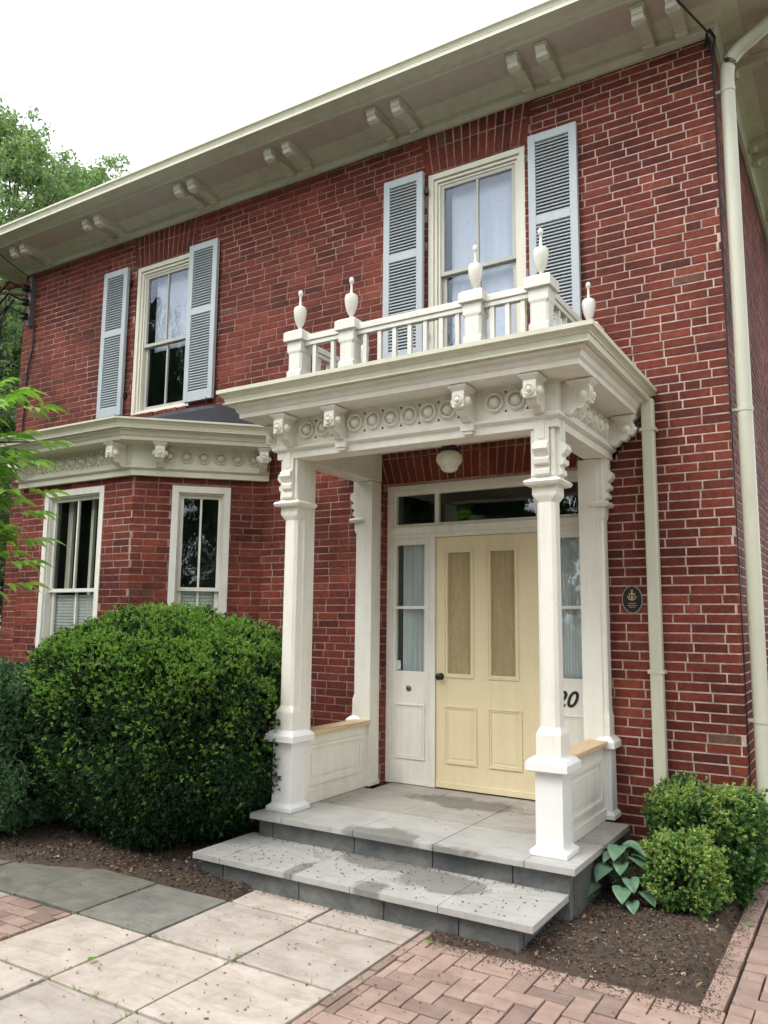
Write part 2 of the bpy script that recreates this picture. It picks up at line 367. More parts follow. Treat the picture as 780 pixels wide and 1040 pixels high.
def brick_wall(xf, u0, u1, z0, z1, holes=(), arches=(), seed=1, backing=True, thick=.2, mb=None):
    rnd = random.Random(seed); mb = mb or MB(); mb.xf = xf; jt = .0102; Lb = .2175
    k = math.floor(z0/CH)
    blocks = list(holes) + list(arches)
    while k*CH < z1:
        a, b = max(k*CH+jt/2, z0), min((k+1)*CH-jt/2, z1)
        if b-a > .012:
            zc = (a+b)/2; spans = [(u0, u1)]
            for (h0, h1, g0, g1) in blocks:
                if g0 < zc < g1:
                    ns = []
                    for s0, s1 in spans:
                        if h1 <= s0 or h0 >= s1: ns.append((s0, s1))
                        else:
                            if h0 > s0+.01: ns.append((s0, h0))
                            if h1 < s1-.01: ns.append((h1, s1))
                    spans = ns
            x = u0 - Lb*(.5 if k % 2 else 0) + rnd.uniform(-.012, .012) - Lb
            hdr = rnd.random() < .025
            js = []
            while x < u1+Lb:
                w = Lb*.5 if (hdr or rnd.random() < .06) else Lb + rnd.uniform(-.006, .006)
                js.append((x, x+w)); x += w
            for s0, s1 in spans:
                for x0, x1 in js:
                    y0, y1 = max(x0+jt/2, s0+(.0 if s0 in (u0,) else .002)), min(x1-jt/2, s1)
                    if y1-y0 > .025: one_brick(mb, y0, y1, a, b, rnd)
        k += 1
    for (h0, h1, g0, g1) in arches:   # two rows of upright bricks fanning slightly, the lower longer
        n = int(round((h1-h0)/.072)); c = (h0+h1)/2
        rows = [(g0, g0+(g1-g0)*.62), (g0+(g1-g0)*.62, g1)] if g1-g0 > .24 else [(g0, g1)]
        for ri, (r0, r1) in enumerate(rows):
            if r1 > z1: r1 = z1
            for i in range(n):
                p0 = h0+(h1-h0)*i/n+.0045; p1 = h0+(h1-h0)*(i+1)/n-.0045
                t0 = (p0+p1)/2-c; sh0 = t0*.10*(r0-g0)/.3; sh1 = t0*.10*(r1-g0)/.3
                q = rnd.uniform(-.0016, .0016)-.001; ja = rnd.uniform(-.003, .003)
                f = [(p0+sh0, q, r0+.005+ja), (p1+sh0, q, r0+.005+ja), (p1+sh1, q, r1-.005+ja), (p0+sh1, q, r1-.005+ja)]
                bk = [(v[0], -.014, v[2]) for v in f]
                mb.add(f+bk, [(0,1,2,3)]+[(4+i2, 4+(i2+1) % 4, (i2+1) % 4, i2) for i2 in range(4)], 0)
    if backing:
        us = sorted({u0, u1, *[h[0] for h in holes], *[h[1] for h in holes]}); us = [u for u in us if u0 <= u <= u1]
        zs = sorted({z0, z1, *[h[2] for h in holes], *[h[3] for h in holes]}); zs = [z for z in zs if z0 <= z <= z1]
        for i in range(len(us)-1):
            for j in range(len(zs)-1):
                uc, zc = (us[i]+us[i+1])/2, (zs[j]+zs[j+1])/2
                if any(h[0] < uc < h[1] and h[2] < zc < h[3] for h in holes): continue
                mb.add([(us[i], -.0032, zs[j]), (us[i+1], -.0032, zs[j]), (us[i+1], -.0032, zs[j+1]), (us[i], -.0032, zs[j+1])], [(0,1,2,3)], 1)
                mb.add([(us[i], -thick, zs[j]), (us[i+1], -thick, zs[j]), (us[i+1], -thick, zs[j+1]), (us[i], -thick, zs[j+1])], [(3,2,1,0)], 1)
    return mb
def reveals(mb, xf, hole, depth=.1, sides='LRTB'):
    h0, h1, g0, g1 = hole
    if 'L' in sides: mb.xf = xf; mb.add([(h0, -.006, g0), (h0, -depth-.1, g0), (h0, -depth-.1, g1), (h0, -.006, g1)], [(0,1,2,3)], 1)
    if 'R' in sides: mb.xf = xf; mb.add([(h1, -.006, g0), (h1, -depth-.1, g0), (h1, -depth-.1, g1), (h1, -.006, g1)], [(3,2,1,0)], 1)
    mb.add([(h0, -.006, g1), (h0, -depth-.1, g1), (h1, -depth-.1, g1), (h1, -.006, g1)], [(0,1,2,3)], 1)
    mb.add([(h0, -.006, g0), (h0, -depth-.1, g0), (h1, -depth-.1, g0), (h1, -.006, g0)], [(3,2,1,0)], 1)
    # bricks on the two jambs
    rnd = random.Random(3); k = math.floor(g0/CH)+1
    while (k+1)*CH < g1:
        for side, x in (('L', h0), ('R', h1)):
            if side not in sides: continue
            s = 1 if side == 'L' else -1; a, b = k*CH+.0045, (k+1)*CH-.0045
            y0, y1 = -.004, -depth if k % 2 else -depth
            q = x + s*(.003+rnd.uniform(-.001, .001))
            vs = [(q, y0, a), (q, y1, a), (q, y1, b), (q, y0, b), (x-s*.004, y0, a), (x-s*.004, y1, a), (x-s*.004, y1, b), (x-s*.004, y0, b)]
            mb.add(vs, [(0,1,2,3), (4,5,1,0), (3,2,6,7), (0,3,7,4)], 0)
        k += 1

# ------------------------------------------------------------------ the house
XL = -8.15; ZE = 5.94
house = empty('brick_house', (-4.0, 0, 0), 'two storey red brick house with cream eaves, bay window and pillared entrance porch', 'house')
W1 = (-6.09, -5.20, 3.84, 5.56); W2 = (-2.37, -1.46, 3.84, 5.56); DR = (-2.80, -.965, .26, 2.80)
BI = -4.14; BC = -4.98; BD = .84; BL = -6.63; BLI = -7.47
FX = local((0, 0, 0), (1, 0, 0))
holes = [W1, W2, DR, (BLI+.1, BI-.1, 0.0, 2.96)]
arches = [(W1[0]-.02, W1[1]+.02, 5.56, ZE), (W2[0]-.02, W2[1]+.02, 5.56, ZE), (DR[0]-.02, DR[1]+.02, 2.80, 3.17)]
mb = brick_wall(FX, XL, 0, -.1, ZE, holes, arches, seed=11)
for h in (W1, W2, DR): reveals(mb, FX, h, .10)
wall = mb.build('wall', [M['brick'], M['mortar']], house)
SX = local((0, 0, 0), (0, 1, 0))
side = brick_wall(SX, 0, 9, -.1, ZE, seed=12)
side.build('wall', [M['brick'], M['mortar']], house)['label'] = 'side brick wall in shade'
LX = local((XL, 9, 0), (0, -1, 0))
brick_wall(LX, 0, 9, -.1, ZE, seed=14).build('wall', [M['brick'], M['mortar']], house)
# bay walls
C3 = (-6.27, -5.38, .95, 2.89)      # window in the centre face, world x
BX = local((BL, -BD, 0), (1, 0, 0)); C3l = (C3[0]-BL, C3[1]-BL, C3[2], C3[3])
mb = brick_wall(BX, 0, BC-BL, -.1, 2.97, [C3l], seed=21); reveals(mb, BX, C3l, .08)
RX = local((BC, -BD, 0), (1, 1, 0)); RLn = BD*math.sqrt(2)
C4l = (RLn-.845, RLn-.304, 1.10, 2.875)
brick_wall(RX, 0, RLn, -.1, 2.97, [C4l], seed=22, mb=mb); reveals(mb, RX, C4l, .08)
LXb = local((BLI, 0, 0), (1, -1, 0))
C5l = (.30, .85, 1.10, 2.875)
brick_wall(LXb, 0, RLn, -.1, 2.97, [C5l], seed=23, mb=mb)
mb.xf = None
bay = mb.build('bay_wall', [M['brick'], M['mortar']], house)

# eaves all round: frieze, soffit, crown; gutter as its own part
path = [(XL, 9), (XL, 0), (0, 0), (0, 9)]
pe = [(-.02, ZE-.01), (.03, ZE-.01), (.035, ZE+.02), (.052, ZE+.03), (.052, ZE+.055), (.04, ZE+.065), (.05, ZE+.085), (.09, ZE+.10), (.20, ZE+.118), (.495, ZE+.118), (.50, ZE+.112), (.512, ZE+.112), (.515, ZE+.135), (.545, ZE+.15), (.60, ZE+.155)]
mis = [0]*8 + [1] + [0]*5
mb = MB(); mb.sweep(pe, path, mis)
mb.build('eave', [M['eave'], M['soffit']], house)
pg = [(.56, ZE+.155), (.635, ZE+.158), (.652, ZE+.156), (.652, ZE+.164), (.638, ZE+.168), (.642, ZE+.20), (.655, ZE+.225), (.668, ZE+.235), (.668, ZE+.255), (.655, ZE+.255), (.645, ZE+.20), (.56, ZE+.18)]
mb = MB(); mb.sweep(pg, path); mb.build('gutter', M['gutter'], house)
mb = MB(); e = .60; zr = ZE+.21; zt = 7.55
mb.add([(XL-e, -e, zr), (e, -e, zr), (e, 9.6, zr), (XL-e, 9.6, zr), (-5.6, 4.5, zt), (-2.6, 4.5, zt)], [(0,1,5,4), (1,2,5), (2,3,4,5), (3,0,4), (3,2,1,0)])
mb.build('roof', M['shingle'], house)
# eave brackets
def eave_bracket():
    mb = MB()
    prof = [(.045, .03), (.045, -.0), (.07, -.018), (.10, -.015), (.12, .004), (.115, .02), (.16, .028), (.26, .036), (.305, .028), (.32, .0), (.345, -.022), (.385, -.026), (.42, -.008), (.43, .03), (.445, .04), (.445, .108), (.14, .108), (.045, .085)]
    mb.prism([(a, z) for a, z in prof], lambda a, w, z: (w, -a, z), -.05, .05)
    mb.box(-.062, .062, -.46, -.12, .108-.012, .1165)
    for s in (-1, 1): mb.disc_out(s*.05, -.09, .0, [(.022, 0), (.018, .006), (.008, .01)], 10, 0, (s, 0, 0), (0, 1, 0)); mb.disc_out(s*.05, -.385, .012, [(.03, 0), (.024, .007), (.01, .012)], 10, 0, (s, 0, 0), (0, 1, 0))
    return mb
eb_ = eave_bracket(); eb_.v = [(x*.86, y, .108+(z-.108)*(.8 if z < .108 else 1)) for x, y, z in eb_.v]
eb = eb_.build('eave_bracket', M['eave'], house, bevel=.004, loc=(0, 0, 0))
xs = [-.187, -.423, -1.15, -1.385, -2.45, -2.695, -3.635, -3.85, -4.86, -5.05, -6.285, -6.48, -7.62, -7.81]
place(eb, (xs[0], 0, ZE), house)
for x in xs[1:]: dup(eb, (x, 0, ZE), house)
for y in (.32, .58, 1.75, 2.0, 3.2, 3.45, 4.7, 4.95, 6.2, 6.45): dup(eb, (0, y, ZE), house, R(90))

# ---- windows
def quad_frame(mb, u0, u1, z0, z1, w, o0, o1, mi=0, wb=None, wt=None):  # rectangular frame, members butted
    wb = wb or w; wt = wt or w
    mb.box(u0, u0+w, o0, o1, z0, z1, mi); mb.box(u1-w, u1, o0, o1, z0, z1, mi)
    mb.box(u0+w, u1-w, o0, o1, z1-wt, z1, mi); mb.box(u0+w, u1-w, o0, o1, z0, z0+wb, mi)
def window(xf, hole, meet, label, style):
    u0, u1, z0, z1 = hole
    mb = MB(xf); uc = (u0+u1)/2
    if style == 'upper':
        g = .004
        quad_frame(mb, u0+g, u1-g, z0+.0, z1-g, .05, -.10, -.012, 0, .03)
        quad_frame(mb, u0+.054, u1-.054, z0+.034, z1-.056, .028, -.10, -.030, 0, .012)
        quad_frame(mb, u0+.083, u1-.083, z0+.048, z1-.086, .022, -.10, -.048, 0, .01)
        gi = .107; wt = z1-.110
        fm, sm = M['casing'], M['sash']; gm = M['glass']
    else:
        quad_frame(mb, u0+.003, u1-.003, z0, z1-.003, .062, -.09, .004, 0, .03)
        quad_frame(mb, u0+.066, u1-.066, z0+.031, z1-.066, .012, -.09, -.018, 0, .01)
        gi = .079; wt = z1-.079; fm = sm = M['cream']; gm = M['glass_low']
    fr = mb.build('window', fm, house, bevel=.002); fr['label'] = label
    s0, s1, sb = u0+gi, u1-gi, z0+.045
    # upper sash in front, lower sash set back
    mb = MB(xf); quad_frame(mb, s0, s1, meet-.02, wt, .032, -.085, -.056, 0, .035); mb.box(uc-.010, uc+.010, -.082, -.058, meet+.0155, wt-.0325); 
    mb.build('sash', sm, fr, bevel=.002)
    mb = MB(xf); quad_frame(mb, s0, s1, sb, meet+.012, .040, -.118, -.089, 0, .06, .034); mb.box(uc-.010, uc+.010, -.115, -.091, sb+.0605, meet-.0225)
    mb.build('sash', sm, fr, bevel=.002)
    for (a, b, zz0, zz1, o) in ((s0+.03, uc-.009, meet+.012, wt-.03, -.072), (uc+.009, s1-.03, meet+.012, wt-.03, -.072), (s0+.038, uc-.009, sb+.058, meet-.02, -.104), (uc+.009, s1-.038, sb+.058, meet-.02, -.104)):
        mb = MB(xf); mb.box(a, b, o-.002, o+.002, zz0, zz1); mb.build('pane', M['glass_clear'] if style != 'upper' and zz0 < meet-.1 else gm, fr)
    mb = MB(xf); d = -.75
    if style == 'upper': mb.add([(u0, -.2, z0), (u1, -.2, z0), (u1, -.2, z1), (u0, -.2, z1), (u0-.3, d, z0), (u1+.3, d, z0), (u1+.3, d, z1), (u0-.3, d, z1)], [(4,5,6,7), (0,1,5,4), (3,2,6,7), (0,4,7,3), (1,2,6,5)])
    else: mb.add([(u0, -.12, z0), (u1, -.12, z0), (u1, -.12, z1), (u0, -.12, z1), (u0, -.5, z0), (u1, -.5, z0), (u1, -.5, z1), (u0, -.5, z1)], [(4,5,6,7), (0,1,5,4), (3,2,6,7), (0,4,7,3), (1,2,6,5)])
    mb.build('room_interior', M['dark_room'], fr)
    if style == 'upper':   # white sheer hanging behind the glass
        mb = MB(xf); n = 40; a0, a1 = (u0+.16, u1-.05) if style == 'upper' else (0, 0); vs = []
        zl = meet-.05 if uc < -4 else z0
        for i in range(n+1):
            u = a0+(a1-a0)*i/n; o = -.165+.003*math.sin(i*1.3)+.003*math.sin(i*.5)
            vs += [(u, o, zl), (u, o, z1-.05)]
        mb.add(vs, [(2*i, 2*i+2, 2*i+3, 2*i+1) for i in range(n)]); mb.build('curtain', M['sheer'], fr, smooth=True)
    else:
        mb = MB(xf); z = sb+.03
        while z < meet-.04:
            mb.add([(u0+.1, -.136, z), (u1-.1, -.136, z), (u1-.1, -.124, z+.026), (u0+.1, -.124, z+.026)], [(0,1,2,3)]); z += .03
        mb.build('blind', M['blind'], fr)
        if u1-u0 > .7:
            mb = MB(xf); mb.box(uc+.06, uc+.10, -.20, -.17, sb, wt); mb.box(u0+.13, u0+.20, -.22, -.19, meet, wt); mb.build('inner_window_post', M['casing'], fr)
    return fr
window(FX, W1, 4.64, 'upper window over the bay roof, tree reflected in its lower panes', 'upper')
window(FX, W2, 4.63, 'upper window behind the porch railing, filled with pale sky reflections', 'upper')
window(BX, C3l, 1.905, 'wide white framed window in the front of the bay', 'lower')
window(RX, C4l, 1.915, 'narrow white framed window in the angled side of the bay', 'lower')
window(LXb, C5l, 1.915, None or 'window in the far angled side of the bay', 'lower')
# brick sill rows under the upper windows
for w in (W1, W2):
    mb = MB(FX); rnd = random.Random(5); n = 13
    for i in range(n):
        a = w[0]-.02+(w[1]-w[0]+.04)*i/n; b = w[0]-.02+(w[1]-w[0]+.04)*(i+1)/n-.008; q = rnd.uniform(-.003, .003)
        mb.box(a, b, -.1, .035+q, 3.765, 3.835+q)
    mb.build('sill', M['brick'], house, bevel=.003)

# ---- shutters
def shutter(x0, x1, z0, z1, label):
    mb = MB(FX); o0, o1 = .022, .062; st = .062; zm = z0+(z1-z0)*.565
    mb.box(x0, x0+st, o0, o1, z0, z1); mb.box(x1-st, x1, o0, o1, z0, z1)
    rails = [(z0, z0+.10), (zm-.035, zm+.035), (z1-.07, z1)]
    for a, b in rails: mb.box(x0+st, x1-st, o0, o1-.001, a, b)
    fr = mb.build('shutter', M['shutter'], house, bevel=.0025); fr['label'] = label
    mb = MB(FX)
    for a, b in ((rails[0][1], rails[1][0]), (rails[1][1], rails[2][0])):
        n = int(round((b-a)/.0285))
        for i in range(n):
            z = a+(b-a)*(i+.5)/n
            p, q_ = o0+.010, o1-.006
            mb.add([(x0+st, p, z+.013), (x1-st, p, z+.013), (x1-st, q_, z-.0175), (x0+st, q_, z-.0175),
                    (x0+st, p, z+.019), (x1-st, p, z+.019), (x1-st, q_+.004, z-.0125), (x0+st, q_+.004, z-.0125)],
                   [(0,1,2,3), (7,6,5,4), (3,2,6,7), (0,4,5,1)])
    mb.build('louvers', M['shutter'], fr)
    for z in (z0+.2, z1-.2):
        mb = MB(FX); mb.box(x1-.0 if x0 < -5.7 or -3 < x0 < -2 else x0-.03, x1+.03 if x0 < -5.7 or -3 < x0 < -2 else x0, .0, .03, z, z+.05)
        mb.build('hinge', M['black'], fr)
    mb = MB(FX); xm = x1-.06; mb.tube([(xm, 0, z0-.03), (xm, .07, z0-.035), (xm, .075, z0+.01)], .006, 6); mb.tube([(xm, .07, z0-.035), (xm-.02, .075, z0-.09), (xm-.01, .075, z0-.13)], .006, 6); mb.build('holdback', M['black'], fr)
shutter(-6.57, -6.175, 3.86, 5.575, 'left shutter of the window over the bay')
shutter(-5.213, -4.813, 3.86, 5.575, 'right shutter of the window over the bay')
shutter(-2.785, -2.385, 3.86, 5.575, 'left shutter of the window above the porch')
shutter(-1.41, -1.007, 3.86, 5.575, 'right shutter of the window above the porch')

# ---- moulded cornices
def rings(mb, pts, d, uax, r=.058):
    for (x, y, z) in pts:
        mb.disc_out(x, y, z, [(r+.004, 0), (r+.004, .024), (r-.002, .030), (r-.009, .024), (r-.011, .001), (.037, .001), (.035, .014), (.027, .030), (.015, .042), (.004, .046)], 20, 0, d, uax)
def triangles(mb, pts, d, uax, r):
    d = Vector(d); ua = Vector(uax); za = Vector((0, 0, 1))
    for (x, y, z, s) in pts:
        c = Vector((x, y, z)) + d*.0015
        p = [c+ua*.011+za*s*.010, c-ua*.011+za*s*.010, c-za*s*.010]
        mb.add([tuple(v) for v in p], [(0,1,2)], 2)
def console():
    mb = MB()   # origin on frieze plane at ring height, projecting to -y
    prof = [(0, .095), (.20, .095), (.19, .075), (.165, .06), (.165, .046), (.18, .046), (.18, -.046), (.15, -.048), (.15, -.060), (.12, -.085), (.10, -.075), (.085, -.088), (.07, -.11), (.04, -.115), (.025, -.10), (0, -.10)]
    mb.prism(prof, lambda a, w, z: (w, -a, z), -.034, .034)
    mb.box(-.041, .041, -.183, -.085, -.042, .042)
    mb.loft(0, -.12, [(.040, .043, .062, 0), (.062, .042, .058, 0), (.08, .060, .078, 0), (.0949, .066, .086, 0)])
    f = [(.034, 0), (.034, .010), (.030, .012), (.025, .003), (.021, .003), (.019, .013), (.012, .022), (.004, .025)]
    mb.disc_out(0, -.183, 0, f, 18, 0, (0, -1, 0), (1, 0, 0))
    for s in (-1, 1): mb.disc_out(s*.041, -.134, 0, [(.03, 0), (.028, .016), (.018, .026), (.006, .03)], 14, 0, (s, 0, 0), (0, 1, 0))
    return mb
def cornice(z0, path, zr):
    mb = MB(); h = zr  # gutter top
    s = (h-z0-.385)/1.0
    p = [(-.13, z0+.003), (0, z0), (0, z0+.05), (.012, z0+.055), (.03, z0+.066), (.032, z0+.085), (.004, z0+.098), (.004, z0+.295),
         (.205, z0+.300), (.207, z0+.332), (.222, z0+.345), (.232, z0+.375), (.262, z0+.388), (.262, z0+.396)]
    mb.sweep(p, path, [0]*(len(p)-1)); return mb, p
zg = .405
def gutter_prof(z0, top):
    a = z0+.396; return [(.235, a), (.276, a+.001), (.296, a), (.296, a+.007), (.282, a+.010), (.290, a+.045), (.315, a+.068), (.332, a+.076), (.332, top), (.318, top), (.30, a+.05), (.235, a+.03)]
# porch
PL, PR, PF = -2.98, -.81, -1.22; PZ = 2.825; PT = 3.325
pp = [(PL, -.01), (PL, PF), (PR, PF), (PR, -.01)]
mb, p = cornice(PZ, pp, PT)
zc = PZ+.196
ring_pts = [x for x in (-2.697, -2.552, -2.274, -2.126, -1.980, -1.835, -1.69, -1.545, -1.213, -1.068)]
rings(mb, [(x, PF-.004, zc) for x in ring_pts], (0, -1, 0), (1, 0, 0))
triangles(mb, [(x+.073, PF-.004, zc+s*.058, s) for x in ring_pts for s in (1, -1)], (0, -1, 0), (1, 0, 0), .01)
ys = [-.94+.135*i for i in range(6)]
rings(mb, [(PR+.004, y, zc) for y in ys], (1, 0, 0), (0, 1, 0)); rings(mb, [(PL-.004, y, zc) for y in ys], (-1, 0, 0), (0, -1, 0))
triangles(mb, [(PR+.004, y+.067, zc+s*.058, s) for y in ys for s in (1, -1)], (1, 0, 0), (0, 1, 0), .01)
# inner faces of the beams and the ceiling
mb.box(PL+.005, PL+.175, PF+.005, -.012, PZ+.0035, PZ+.296); mb.box(PR-.175, PR-.005, PF+.005, -.012, PZ+.0035, PZ+.296); mb.box(PL+.176, PR-.176, PF+.005, PF+.175, PZ+.0035, PZ+.296)
mb.box(PL+.176, PR-.176, PF+.176, -.012, PZ+.25, PZ+.296, 1)
# centred drop blocks under the frieze moulding
for x in (-2.38, -1.395): mb.box(x-.045, x+.045, PF-.045, PF-.001, PZ+.028, PZ+.095); mb.box(x-.034, x+.034, PF-.034, PF-.0015, PZ+.008, PZ+.028)
porch = mb.build('porch', [M['cream'], M['ceiling'], M['black']], house, bevel=.0015); porch['label'] = 'cream entrance porch with scrolled cornice and flat railed roof'
mb = MB(); mb.sweep(gutter_prof(PZ, PT), pp); mb.build('gutter', M['gutter'], porch)
mb = MB(); g = .29; mb.add([(PL-g, -.012, PT-.005), (PL-g, PF-g, PT-.03), (PR+g, PF-g, PT-.03), (PR+g, -.012, PT-.005), (PL-g, -.012, PT-.05), (PL-g, PF-g, PT-.05), (PR+g, PF-g, PT-.05), (PR+g, -.012, PT-.05)], [(0,1,2,3), (7,6,5,4), (0,4,5,1), (1,5,6,2), (2,6,7,3), (3,7,4,0)])
mb.build('roof_deck', M['roofmetal'], porch)
con = console().build('console', M['cream'], porch, smooth=True, bevel=.002, loc=(0, 0, 0))
CX = [-2.835, -2.385, -1.39, -.915]
place(con, (CX[0], PF, zc), porch)
for x in CX[1:]: dup(con, (x, PF, zc), porch)
for y in (-1.10, -.10): dup(con, (PR, y, zc), porch, R(90)); dup(con, (PL, y, zc), porch, R(-90))
# columns
def corbel(mb, fn):
    prof = [(-.03, 2.52), (.006, 2.52), (.016, 2.532), (.034, 2.536), (.034, 2.566), (.020, 2.576), (.020, 2.592), (.046, 2.600), (.050, 2.628), (.030, 2.642), (.030, 2.655), (.050, 2.668), (.066, 2.690), (.060, 2.722), (.030, 2.742), (.026, 2.90), (-.03, 2.90)]
    mb.prism(prof, fn, -.048, .048)
    mb.prism([(.0, 2.755), (.034, 2.755), (.034, 2.885), (.0, 2.885)], fn, -.022, .022)
def column(cx, cy, name, out, full=True, label=None):
    mb = MB(); w = .082 if full else .075; ks = .010 if full else 0
    mb.loft(cx, cy, [(.312, w+.030, w+.030, 0), (.338, w+.030, w+.030, 0), (.352, w+.012, w+.012, 0), (.364, w+.001, w+.001, 0), (.775, w, w, 0)], 1)
    mb.loft(cx, cy, [(.775, w+.022, w+.022, 0), (.785, w+.046, w+.046, 0), (.826, w+.046, w+.046, 0), (.846, w+.030, w+.030, 0), (.862, w+.006, w+.006, 0)], 1)
    k = w-.006
    mb.loft(cx, cy, [(.862, k, k, 0), (.985, k, k, .0), (1.0, k-.004, k-.004, .012), (1.03, k-.006-ks, k-.006-ks, .020), (2.37, k-.008-ks, k-.008-ks, .020), (2.40, k-.004, k-.004, .010), (2.415, k, k, 0), (2.472, k, k, 0)], 0)
    mb.loft(cx, cy, [(2.466, k+.006, k+.006, 0), (2.474, k+.035, k+.035, .004), (2.492, k+.045, k+.045, .006), (2.506, k+.035, k+.035, .004), (2.518, k+.004, k+.004, 0), (2.826, k-.004, k-.004, 0)], 0)
    if full: corbel(mb, lambda a, ww, z: (cx+ww, cy-k-a+.002, z))
    if full: mb.box(cx-.075, cx-.052, cy-k-.010, cy-k+.01, 2.53, 2.90); mb.box(cx+.052, cx+.075, cy-k-.010, cy-k+.01, 2.53, 2.90)
    corbel(mb, lambda a, ww, z: (cx+out*(k+a-.002), cy+ww, z))
    if full and out < 0: mb.box(cx+out*.060, cx-out*.074, cy+.022, cy+.145, .312, 2.826, 0)
    o = mb.build(name, [M['cream'], M['white']], porch, bevel=.003)
    if label: o['label'] = label
    return o
column(-2.878, -1.118, 'column', -1, label='left front column'); column(-.912, -1.118, 'column', 1, label='right front column')
def pilaster(x0, x1, out):
    mb = MB(); mb.box(x0, x1, -.148, -.003, .312, PZ-.002, 0); mb.box(x0-.012, x1+.012, -.160, -.003, .312, .345, 1)
    cx = (x0 if out < 0 else x1)+out*.010; cy = -.078; k = .030; kd = .060
    mb.loft(cx, cy, [(.312, k+.024, kd+.024, 0), (.338, k+.024, kd+.024, 0), (.364, k+.004, kd+.004, 0), (.775, k+.004, kd+.004, 0), (.785, k+.040, kd+.040, 0), (.826, k+.040, kd+.040, 0), (.846, k+.02, kd+.024, 0), (.862, k, kd, 0)], 1)
    mb.loft(cx, cy, [(.862, k, kd, 0), (.985, k, kd, 0), (1.03, k-.006, kd-.006, .012), (2.37, k-.006, kd-.006, .012), (2.40, k, kd, 0), (2.468, k+.004, kd, 0), (2.474, k+.032, kd+.030, .004), (2.492, k+.042, kd+.040, .006), (2.506, k+.032, kd+.03, .004), (2.518, k, kd, 0), (2.823, k-.003, kd, 0)], 0)
    corbel(mb, lambda a, ww, z: (cx+out*(k+a-.002), cy+ww, z))
    mb.build('pilaster', [M['cream'], M['white']], porch, bevel=.003)
pilaster(-2.955, -2.815, -1); pilaster(-1.03, -.890, 1)
# low side panels between column and pilaster
for cx, s in ((-2.875, -1), (-.925, 1)):
    mb = MB(); y0, y1 = -1.035, -.146
    mb.box(cx-.03, cx+.03, y0, y1, .385, .80); mb.box(cx-.045, cx+.045, y0, y1, .312, .385)
    for sd in (-1, 1):
        f = cx+sd*.03
        for (a, b, c, d) in ((y0+.08, y1-.08, .70, .725), (y0+.08, y1-.08, .435, .46), (y0+.08, y0+.105, .46, .70), (y1-.105, y1-.08, .46, .70)):
            mb.box(f, f+sd*.014, a, b, c, d)
        mb.box(f-sd*.001, f+sd*.006, y0+.14, y1-.14, .495, .665)
    sp = mb.build('side_panel', M['cream'], porch, bevel=.003)
    mb = MB(); mb.box(cx-.07, cx+.07, y0-.0, y1+.0, .80, .835); mb.build('panel_cap', M['wood'], porch, bevel=.003)
# railing on the porch roof
def newel(cx, cy, ht=True):
    mb = MB(); w = .066
    mb.loft(cx, cy, [(3.30, w+.018, w+.018, 0), (3.40, w+.018, w+.018, 0), (3.415, w, w, 0), (3.50, w, w, 0), (3.515, w-.005, w-.005, .014), (3.64, w-.005, w-.005, .014), (3.66, w, w, 0), (3.735, w, w, 0), (3.74, w+.022, w+.022, 0), (3.805, w+.022, w+.022, 0), (3.822, w+.004, w+.004, 0)])
    return mb.build('newel_post', M['cream'], porch, bevel=.003)
NX = [-2.862, -2.388, -1.383, -.922]; NY = -1.14
urn_prof = [(.026, .0), (.028, .008), (.016, .018), (.012, .03), (.020, .044), (.030, .056), (.044, .09), (.053, .13), (.056, .165), (.050, .185), (.030, .196), (.014, .200), (.011, .215), (.009, .262), (.011, .275), (.018, .283), (.021, .298), (.016, .314), (.004, .322)]
n0 = newel(NX[0], NY); n0loc = WL[n0.name].copy()
mb = MB(); mb.lathe(0, 0, [(a*.9, z*1.06) for a, z in urn_prof], 24); urn = mb.build('urn_finial', M['cream'], porch, smooth=True, loc=(0, 0, 0))
spots = [(x, NY) for x in NX] + [(-.905, -.18), (-2.90, -.18)]
place(urn, (spots[0][0], spots[0][1], 3.824), porch)
for x, y in spots[1:]:
    dup(urn, (x, y, 3.824), porch); dup(n0, (x, y, n0loc.z), porch)
mb = MB(); mb.box(-.0155, .0155, -.0155, .0155, 3.44, 3.70); bal = mb.build('baluster', M['cream'], porch, bevel=.002)
balz = WL[bal.name].z; first = True
def balusters(pts):
    global first
    for p in pts:
        if first: place(bal, (p[0], p[1], balz), porch); first = False
        else: dup(bal, (p[0], p[1], balz), porch)
segs = [(NX[0], NX[1], 2), (NX[1], NX[2], 7), (NX[2], NX[3], 3)]
for a, b, n in segs: balusters([(a+.07+(b-a-.14)*(i+.5)/n, NY) for i in range(n)])
for x in (-.913, -2.88): balusters([(x, NY+.07+(.96-.14)*(i+.5)/6) for i in range(6)])
mb = MB()
for a, b, n in segs:
    mb.box(a+.066, b-.066, NY-.034, NY+.034, 3.735, 3.782); mb.box(a+.066, b-.066, NY-.024, NY+.024, 3.70, 3.735); mb.box(a+.066, b-.066, NY-.022, NY+.022, 3.41, 3.44)
for x in (-.913, -2.88):
    mb.box(x-.034, x+.034, NY+.066, -.246, 3.735, 3.782); mb.box(x-.024, x+.024, NY+.066, -.246, 3.70, 3.735); mb.box(x-.022, x+.022, NY+.066, -.246, 3.41, 3.44)
mb.build('handrail', M['cream'], porch, bevel=.004)

